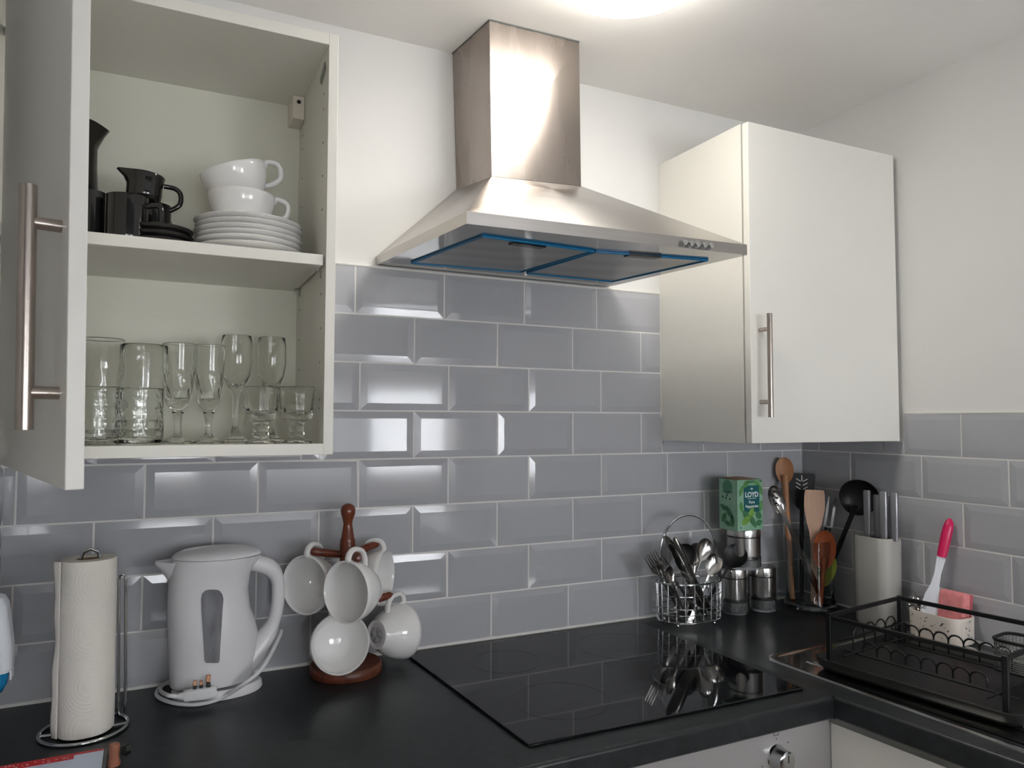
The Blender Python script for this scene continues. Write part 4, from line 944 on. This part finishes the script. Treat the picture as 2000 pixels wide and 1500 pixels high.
def text(txt, size, m_, parent, x, z, ext=.0001, sx=1, bold=0):
    cu_ = bpy.data.curves.new('text', 'FONT'); cu_.body = txt; cu_.size = size; cu_.align_x = 'CENTER'; cu_.extrude = ext; cu_.offset = bold
    to = bpy.data.objects.new('text', cu_); COL.objects.link(to)
    me = bpy.data.meshes.new_from_object(to.evaluated_get(bpy.context.evaluated_depsgraph_get())); bpy.data.objects.remove(to)
    me.materials.clear(); me.materials.append(m_); o = link('lettering', me, parent); o.rotation_euler = (PI/2, 0, 0); o.location = (x, -.0008, z); o.scale = (sx, 1, 1); return o
text('LOYD', .0175, M['white'], tea, .047, thh*.66, bold=.0006, sx=.95)
text('Pure', .0105, M['white'], tea, .047, thh*.53, bold=.0002)
text('Peppermint', .0098, M['white'], tea, .047, thh*.45, bold=.0002, sx=.92)
b = MB(); zc__ = thh*.80
for i in range(5):
    a = PI/2+(i-2)*.55; b.add([(.047, -.0007, zc__), (.047+.004*math.cos(a-.2), -.0007, zc__+.004*math.sin(a-.2)), (.047+.0065*math.cos(a), -.0007, zc__+.0065*math.sin(a)), (.047+.004*math.cos(a+.2), -.0007, zc__+.004*math.sin(a+.2))], [(0, 1, 2, 3)])
b.box(.033, .061, -.0008, -.0004, thh*.625, thh*.634); b.build('emblem', M['white'], tea, ang=0)
MB().box(.008, .0115, -.0008, -.0003, .0065, .0095).build('print_square', M['dark'], tea, ang=0)

# ---------------------------------------------------------------- utensil holder and utensils
UX, UY = -.083, -.098
uh = thing('utensil_holder', 'clear flared utensil holder standing in the corner', 'holder', (UX, UY, 0))
UH = at(1590, 1052, 'y', UY).z
MB().lathe([(0, .0006), (.066, .0006), (.0685, .003), (.066, .012), (.061, .03), (.0585, .07), (.0595, .14), (.062, UH), (.0605, UH), (.0575, .14), (.0565, .07), (.058, .03), (.056, .012), (0, .011)], 48).build('body', M['acryl'], uh, None, 60)
def uten(name, build, tip, ty, base, lab, cat='utensil', face=(-.7, -.75, .05)):
    t = at(*tip, 'x' if ty > -.029 else 'y', ty); bp_ = Vector((UX+base[0], UY+base[1], .014)); L = (t-bp_).length
    r = thing(name, lab, cat, group='utensils in the clear holder'); build(r, L); frame(r, bp_, t-bp_, face)
def strip(root, name, m_, secs, th=.003, bend=nb_):
    b = MB(); plate_strip(b, secs, th, bend); return b.build(name, m_, root, None, 50)
def stick(root, m_, L, ra, rb_, name='handle', z0=0): return MB().tube([(0, 0, z0), (0, 0, z0+(L-z0)*.5), (0, 0, L)], [ra, (ra+rb_)/2, rb_], 12).build(name, m_, root)
def b_pin(r, L):
    stick(r, M['woodt'], L-.05, .007, .009); strip(r, 'bowl', M['woodt'], eggs(L-.075, L, .024, .006, 14, .75), .006)
uten('wooden_spoon', b_pin, (1531, 893), -.032, (-.035, .03), 'tan wooden spoon standing tallest at the back of the holder')
def b_turn(r, L):
    stick(r, M['blackny'], L-.09, .006, .0055)
    h = strip(r, 'blade', M['blackny'], [(L-.10, .007, 0), (L-.085, .022, 0), (L-.06, .032, 0), (L-.008, .035, 0), (L-.002, .034, 0), (L, .030, 0)], .003)
    for s_ in (-1, 1):
        for i in range(3):
            z = L-.042+.011*i; MB().hexa([(s_*.003, -.0008, z-.004), (s_*.015, -.0008, z+.003), (s_*.015, .0, z+.003), (s_*.003, .0, z-.004)], [(s_*.003, -.0008, z-.0015), (s_*.015, -.0008, z+.0055), (s_*.015, .0, z+.0055), (s_*.003, .0, z-.0015)]).build('slot', M['grout'], h, ang=0)
    MB().box(-.0012, .0012, -.0008, 0, L-.022, L-.006).build('slot', M['grout'], h, ang=0)
uten('slotted_turner', b_turn, (1566, 924), -.055, (.0, .03), 'black slotted turner with leaf-shaped slots at the back')
def b_slot(r, L):
    strip(r, 'handle', M['cutl'], [(0, .0085, 0), (L*.42, .0085, 0), (L*.47, .006, 0), (L-.07, .0055, 0), (L-.055, .007, 0)], .003)
    bo = strip(r, 'bowl', M['cutl'], eggs(L-.085, L, .0235, .010, 16, .7), .0013)
    for x, z in ((0, -.05), (-.007, -.038), (.007, -.038), (0, -.028), (-.007, -.02), (.007, -.02)):
        MB().lathe([(0, 0), (.0024, 0), (.0024, .001), (0, .001)], 8).xf(Matrix.Translation((x, .008-.3*abs(x), L+z)) @ Matrix.Rotation(PI/2, 4, 'X')).build('hole', M['blackpl'], bo)
uten('slotted_spoon', b_slot, (1506, 950), -.10, (.01, -.04), 'steel slotted spoon leaning left out of the holder', face=(-.3, -.8, .5))
def b_spat(r, L):
    strip(r, 'paddle', M['woodp'], [(0, .008, 0), (L*.5, .0085, 0), (L*.62, .0125, 0), (L*.72, .020, 0), (L*.84, .0262, 0), (L*.95, .0255, 0), (L*.994, .0235, 0), (L, .022, 0)], .005)
uten('wooden_spatula', b_spat, (1591, 957), -.125, (-.008, -.02), 'pale flat wooden spatula in the middle of the holder')
def b_fork(r, L):
    stick(r, M['blackny'], L-.085, .008, .009)
    for s_ in (-1, 1): strip(r, 'tine', M['cutl'], [(L-.09, .003, 0), (L-.06, .0034, 0), (L-.03, .003, 0), (L, .0005, 0)], .0025).location.x = s_*.0085
    MB().box(-.012, .012, 0, .003, L-.092, L-.082).build('yoke', M['cutl'], r, (.001, 1))
uten('carving_fork', b_fork, (1626, 970), -.12, (.025, .0), 'two-pronged steel carving fork with black handle')
def b_lad(r, L):
    stick(r, M['blackny'], L-.07, .006, .006)
    strip(r, 'bowl', M['blackny'], eggs(L-.095, L, .048, .022, 18, .8), .002)
uten('ladle', b_lad, (1690, 940), -.028, (.012, -.012), 'large round black nylon ladle leaning right of the holder', face=(-.75, -.65, .05))
def b_or(r, L):
    stick(r, M['woodo'], L-.07, .0055, .006); strip(r, 'bowl', M['woodo'], eggs(L-.105, L, .0285, .009, 16, .8), .004)
uten('wooden_spoon', b_or, (1613, 1036), -.155, (-.012, -.045), 'orange-brown wooden spoon at the front of the holder')
def b_gr(r, L): strip(r, 'blade', M['green'], eggs(L-.085, L, .0195, .004, 16, .9), .004); stick(r, M['woodo'], L-.07, .005, .005)
uten('silicone_spoon', b_gr, (1627, 1087), -.158, (-.014, -.03), 'lime green spoon low at the front of the holder')

# ---------------------------------------------------------------- knife block
kb = at(1716, 1228, 'z', 0); KBX, KBY = -.069, -.297
kbt = thing('knife_block', 'pale grey rounded knife block beside the dish rack', 'knife block', (KBX, KBY, 0))
KH = at(1718, 1050, 'x', -.085).z
def ks(w_, d_, z, r=.026): return [(x, y, z) for x, y in rrect(w_, d_, r, 7)]
MB().loft([ks(.068, .094, .0006), ks(.073, .099, .006), ks(.074, .1, KH*.5), ks(.075, .101, KH-.004), ks(.072, .098, KH), ks(.063, .089, KH), ks(.061, .087, KH-.012)]).build('body', M['blocka'], kbt, None, 40)
MB().loft([ks(.060, .086, KH-.0115), ks(.060, .086, KH-.006)]).build('bristle_insert', M['blackpl'], kbt, None, 40)
kd = None
for i, (u, v, x, w_, lab) in enumerate(((1693, 957, -.075, 1, 'grey knife handle furthest left in the knife block'), (1711, 966, -.05, .85, 'shorter grey knife handle second from the left in the block'), (1725, 959, -.08, 1.05, 'thick grey knife handle in the middle of the block'), (1738, 968, -.052, .8, 'thin grey knife handle behind, second from the right in the block'), (1746, 961, -.072, 1, 'grey knife handle furthest right in the knife block'))):
    t = at(u, v, 'x', x); k = thing('kitchen_knife', lab, 'knife', (t.x, t.y, KH-.0055), (0, 0, .3), 'knives in the block'); hh = t.z-KH+.005
    MB().loft([[(a_*w_, b_*w_, z) for a_, b_ in rrect(.0115*q_, .017*q_, .005*q_, 4)] for z, q_ in ((.0004, .8), (.008, .88), (hh*.5, 1), (hh-.004, 1.05), (hh, .9))]).build('grip', M['knifeh'], k, None, 50)

# ---------------------------------------------------------------- dish rack
th_ = math.radians(8)
rk = thing('dish_rack', 'black wire dish rack with drip tray on the sink drainer', 'dish rack', (-.462, -.488, .003), (0, 0, -PI/2+th_))
LX, WY, PH = .318, .265, .112
def tr(ins, z): return [(x, y, z) for x, y in rrect(LX+.06-2*ins, WY+.045-2*ins, .03, 6, LX/2, WY/2)]
MB().loft([tr(.02, .0008), tr(.012, .001), tr(.003, .010), tr(0, .024), tr(.003, .0255), tr(.006, .023), tr(.012, .011), tr(.03, .009)], True).build('drip_tray', M['blackmt'], rk, None, 50)
def flatbar(a, b_, w_=.0045, t=.0022, name='rail'):
    a, b_ = Vector(a), Vector(b_); d = (b_-a).normalized(); up = Vector((0, 0, 1)) if abs(d.z) < .9 else Vector((1, 0, 0)); s_ = d.cross(up).normalized(); q = s_.cross(d)
    MB().hexa([a-q*w_-s_*t, a+q*w_-s_*t, a+q*w_+s_*t, a-q*w_+s_*t], [b_-q*w_-s_*t, b_+q*w_-s_*t, b_+q*w_+s_*t, b_-q*w_+s_*t]).build(name, M['blackmt'], rk, (.0008, 1))
for x, y in ((0, 0), (0, WY), (LX, 0), (LX, WY)): MB().box(x-.005, x+.005, y-.0032, y+.0032, .011, PH).build('post', M['blackmt'], rk, (.001, 1))
flatbar((0, 0, PH-.005), (0, WY, PH-.005)); flatbar((0, WY, PH-.005), (LX, WY, PH-.005)); flatbar((LX, 0, PH-.005), (LX, WY, PH-.005)); flatbar((0, 0, PH-.008), (LX, 0, PH-.008))
for y in (.05, .19): MB().tube([(.0, y, .03), (LX, y, .03)], .0018, 6).build('floor_wire', M['blackmt'], rk)
for x in (.03, .29): MB().tube([(x, 0, .034), (x, WY, .034)], .0018, 6).build('floor_wire', M['blackmt'], rk)
def loop(x, y, w_, h, along): 
    pts_ = []
    for i in range(13):
        a = PI*i/12; d = -w_/2*math.cos(a); z = .034+(h-.034-w_/2)+w_/2*math.sin(a); pts_.append((x+(d if along else 0), y+(0 if along else d), z))
    s0 = (pts_[0][0], pts_[0][1], .032); s1 = (pts_[-1][0], pts_[-1][1], .032)
    MB().tube([s0]+pts_+[s1], .0018, 6).build('plate_loop', M['blackmt'], rk)
for i in range(9): loop(.035+.0285*i, .195, .0285, .072, True)
for i in range(8): loop(.05+.0285*i, .06, .0285, .055, True)
for i in range(4): loop(.012, .085+.04*i, .04, .078, False)
flatbar((.012, .02, .058), (.012, WY, .058), .002, .002, 'cross_wire')
cup_ = thing('cutlery_cup', 'black wire mesh cup at the right end of the dish rack', 'cup', tuple(Vector((-.462, -.488, .003))+Matrix.Rotation(-PI/2+th_, 3, 'Z') @ Vector((.272, .195, .036))), (0, 0, -PI/2+th_))
CH = .056
for z, r in ((.001, .0022), (CH, .003)): MB().tube([(x, y, z) for x, y in rrect(.09, .075, .02, 5)], r, 6, True).build('rim', M['blackmt'], cup_)
b = MB(); pp_ = rrect(.09, .075, .02, 5); n = 0
def along(poly, step):
    out = []; P = [Vector((x, y, 0)) for x, y in poly]; P.append(P[0]); acc = 0
    for a, c in zip(P, P[1:]):
        L = (c-a).length
        while acc < L: out.append(a+(c-a)*(acc/L)); acc += step
        acc -= L
    return out
for q in along(pp_, .0058): b.tube([(q.x, q.y, 0), (q.x, q.y, CH)], .0006, 3)
for i in range(1, 14): b.tube([(x, y, CH*i/14) for x, y in pp_], .0006, 3, True)
o = b.build('wire_mesh', mat('dark_steel_mesh', (120, 122, 120), .3, 1), cup_); o['kind'] = 'stuff'
b = MB().loft([[(x*.96, y*.96, z) for x, y in pp_] for z in (.001, .003)]); b.build('floor_disc', M['blackmt'], cup_)

# ---------------------------------------------------------------- washing-up caddy
c0, c1 = at(1777, 1240, 'z', .003), at(1902, 1260, 'z', .003)
CX, CY, CLN = -.062, -.453, .122
cd_ = thing('sink_caddy', 'cream speckled ceramic caddy behind the dish rack', 'caddy', (CX, CY, .0047), (0, 0, .0))
CZ = .060
def cs(w_, d_, z, sl=0): return [(x, y, z+sl*y) for x, y in rrect(w_, d_, .024, 7)]
MB().loft([cs(.074, .118, .0005), cs(.078, .122, .004), cs(.08, .124, CZ-.003), cs(.079, .123, CZ), cs(.074, .118, CZ), cs(.072, .116, .008), cs(.04, .08, .006)]).build('pot', M['terr'], cd_, None, 50)
random.seed(5); b = MB()
for i in range(34):
    y = random.uniform(-.045, .045); z = random.uniform(.012, CZ-.008); r = random.uniform(.0008, .0026); b.add([(-.0405, y+r*math.cos(2*PI*k/7)*random.uniform(.7, 1.2), z+.6*r*math.sin(2*PI*k/7)) for k in range(7)], [tuple(range(7))])
for i in range(16):
    x = random.uniform(-.012, .012); z = random.uniform(.012, CZ-.006); r = random.uniform(.0008, .0024); b.add([(x+r*math.cos(2*PI*k/7), -.0625, z+.6*r*math.sin(2*PI*k/7)) for k in range(7)], [tuple(range(7))])
b.build('specks', M['speck'], cd_, ang=0)['kind'] = 'stuff'
# brush
t0, t1 = at(1856, 1014, 'x', -.022), at(1812, 1205, 'x', -.066)
br = thing('washing_brush', 'white washing-up brush with magenta grip leaning in the caddy', 'brush')
L = (t0-t1).length; k = L/.225
strip(br, 'neck', M['brushw'], [(-.02, .017, 0), (0, .017, 0), (.02*k, .0185, 0), (.05*k, .0155, 0), (.075*k, .0085, 0), (.10*k, .0068, 0), (.125*k, .0082, 0), (.142*k, .0096, 0)], .007)
MB().tube([(0, .003, .138*k), (0, .003, .15*k), (0, .003, .18*k), (0, .004, .205*k), (0, .005, .219*k), (0, .006, .226*k)], [.0100, .0105, .0115, .011, .0082, .003], 18, flat=.8).build('grip', M['pink'], br)
frame(br, t1, t0-t1, (-.8, -.6, 0))
b = MB()
for i in range(5):
    for j in range(4): b.tube([(-.012+.006*i, .007, -.014+.008*j), (-.013+.0065*i, .024, -.014+.008*j)], .0016, 4)
bo = b.build('bristles', M['white'], br); bo['kind'] = 'stuff'
# sponge
sA = at(1879, 1155, 'x', -.03); sg = thing('sponge', 'pink sponge standing in the caddy against the tiles', 'sponge', (-.050, -.470, .022), (.0, .16, .0))
SH_ = sA.z-.022
MB().box(-.013, .012, -.0325, .0325, 0, SH_).build('block', M['sponge'], sg, (.009, 4))
MB().box(.0122, .019, -.031, .031, .002, SH_-.002).build('scour_pad', mat('scour_pad', (196, 96, 104), .95, bump=.8, bscale=300), sg, (.006, 3))
# steel wool
sw = at(1795, 1192, 'x', -.062)
b = MB(); random.seed(11)
for i in range(70):
    c = Vector((random.gauss(0, .008), random.gauss(0, .009), random.gauss(0, .008))); ax_ = Vector((random.gauss(0, 1), random.gauss(0, 1), random.gauss(0, 1))).normalized(); x_ = ax_.orthogonal().normalized(); y_ = ax_.cross(x_); r = random.uniform(.006, .014)
    b.tube([c+x_*r*math.cos(q)+y_*r*math.sin(q) for q in [2*PI*k/10*(random.uniform(.97, 1.03)) for k in range(8)]], .0008, 3)
wo = tag(b.build('steel_scourer', M['cutl'], None, None, 50), 'curly steel wool scourer in the left of the caddy', 'scourer'); wo.location = (sw.x, sw.y, sw.z+.010+ZC); wo['kind'] = 'stuff'
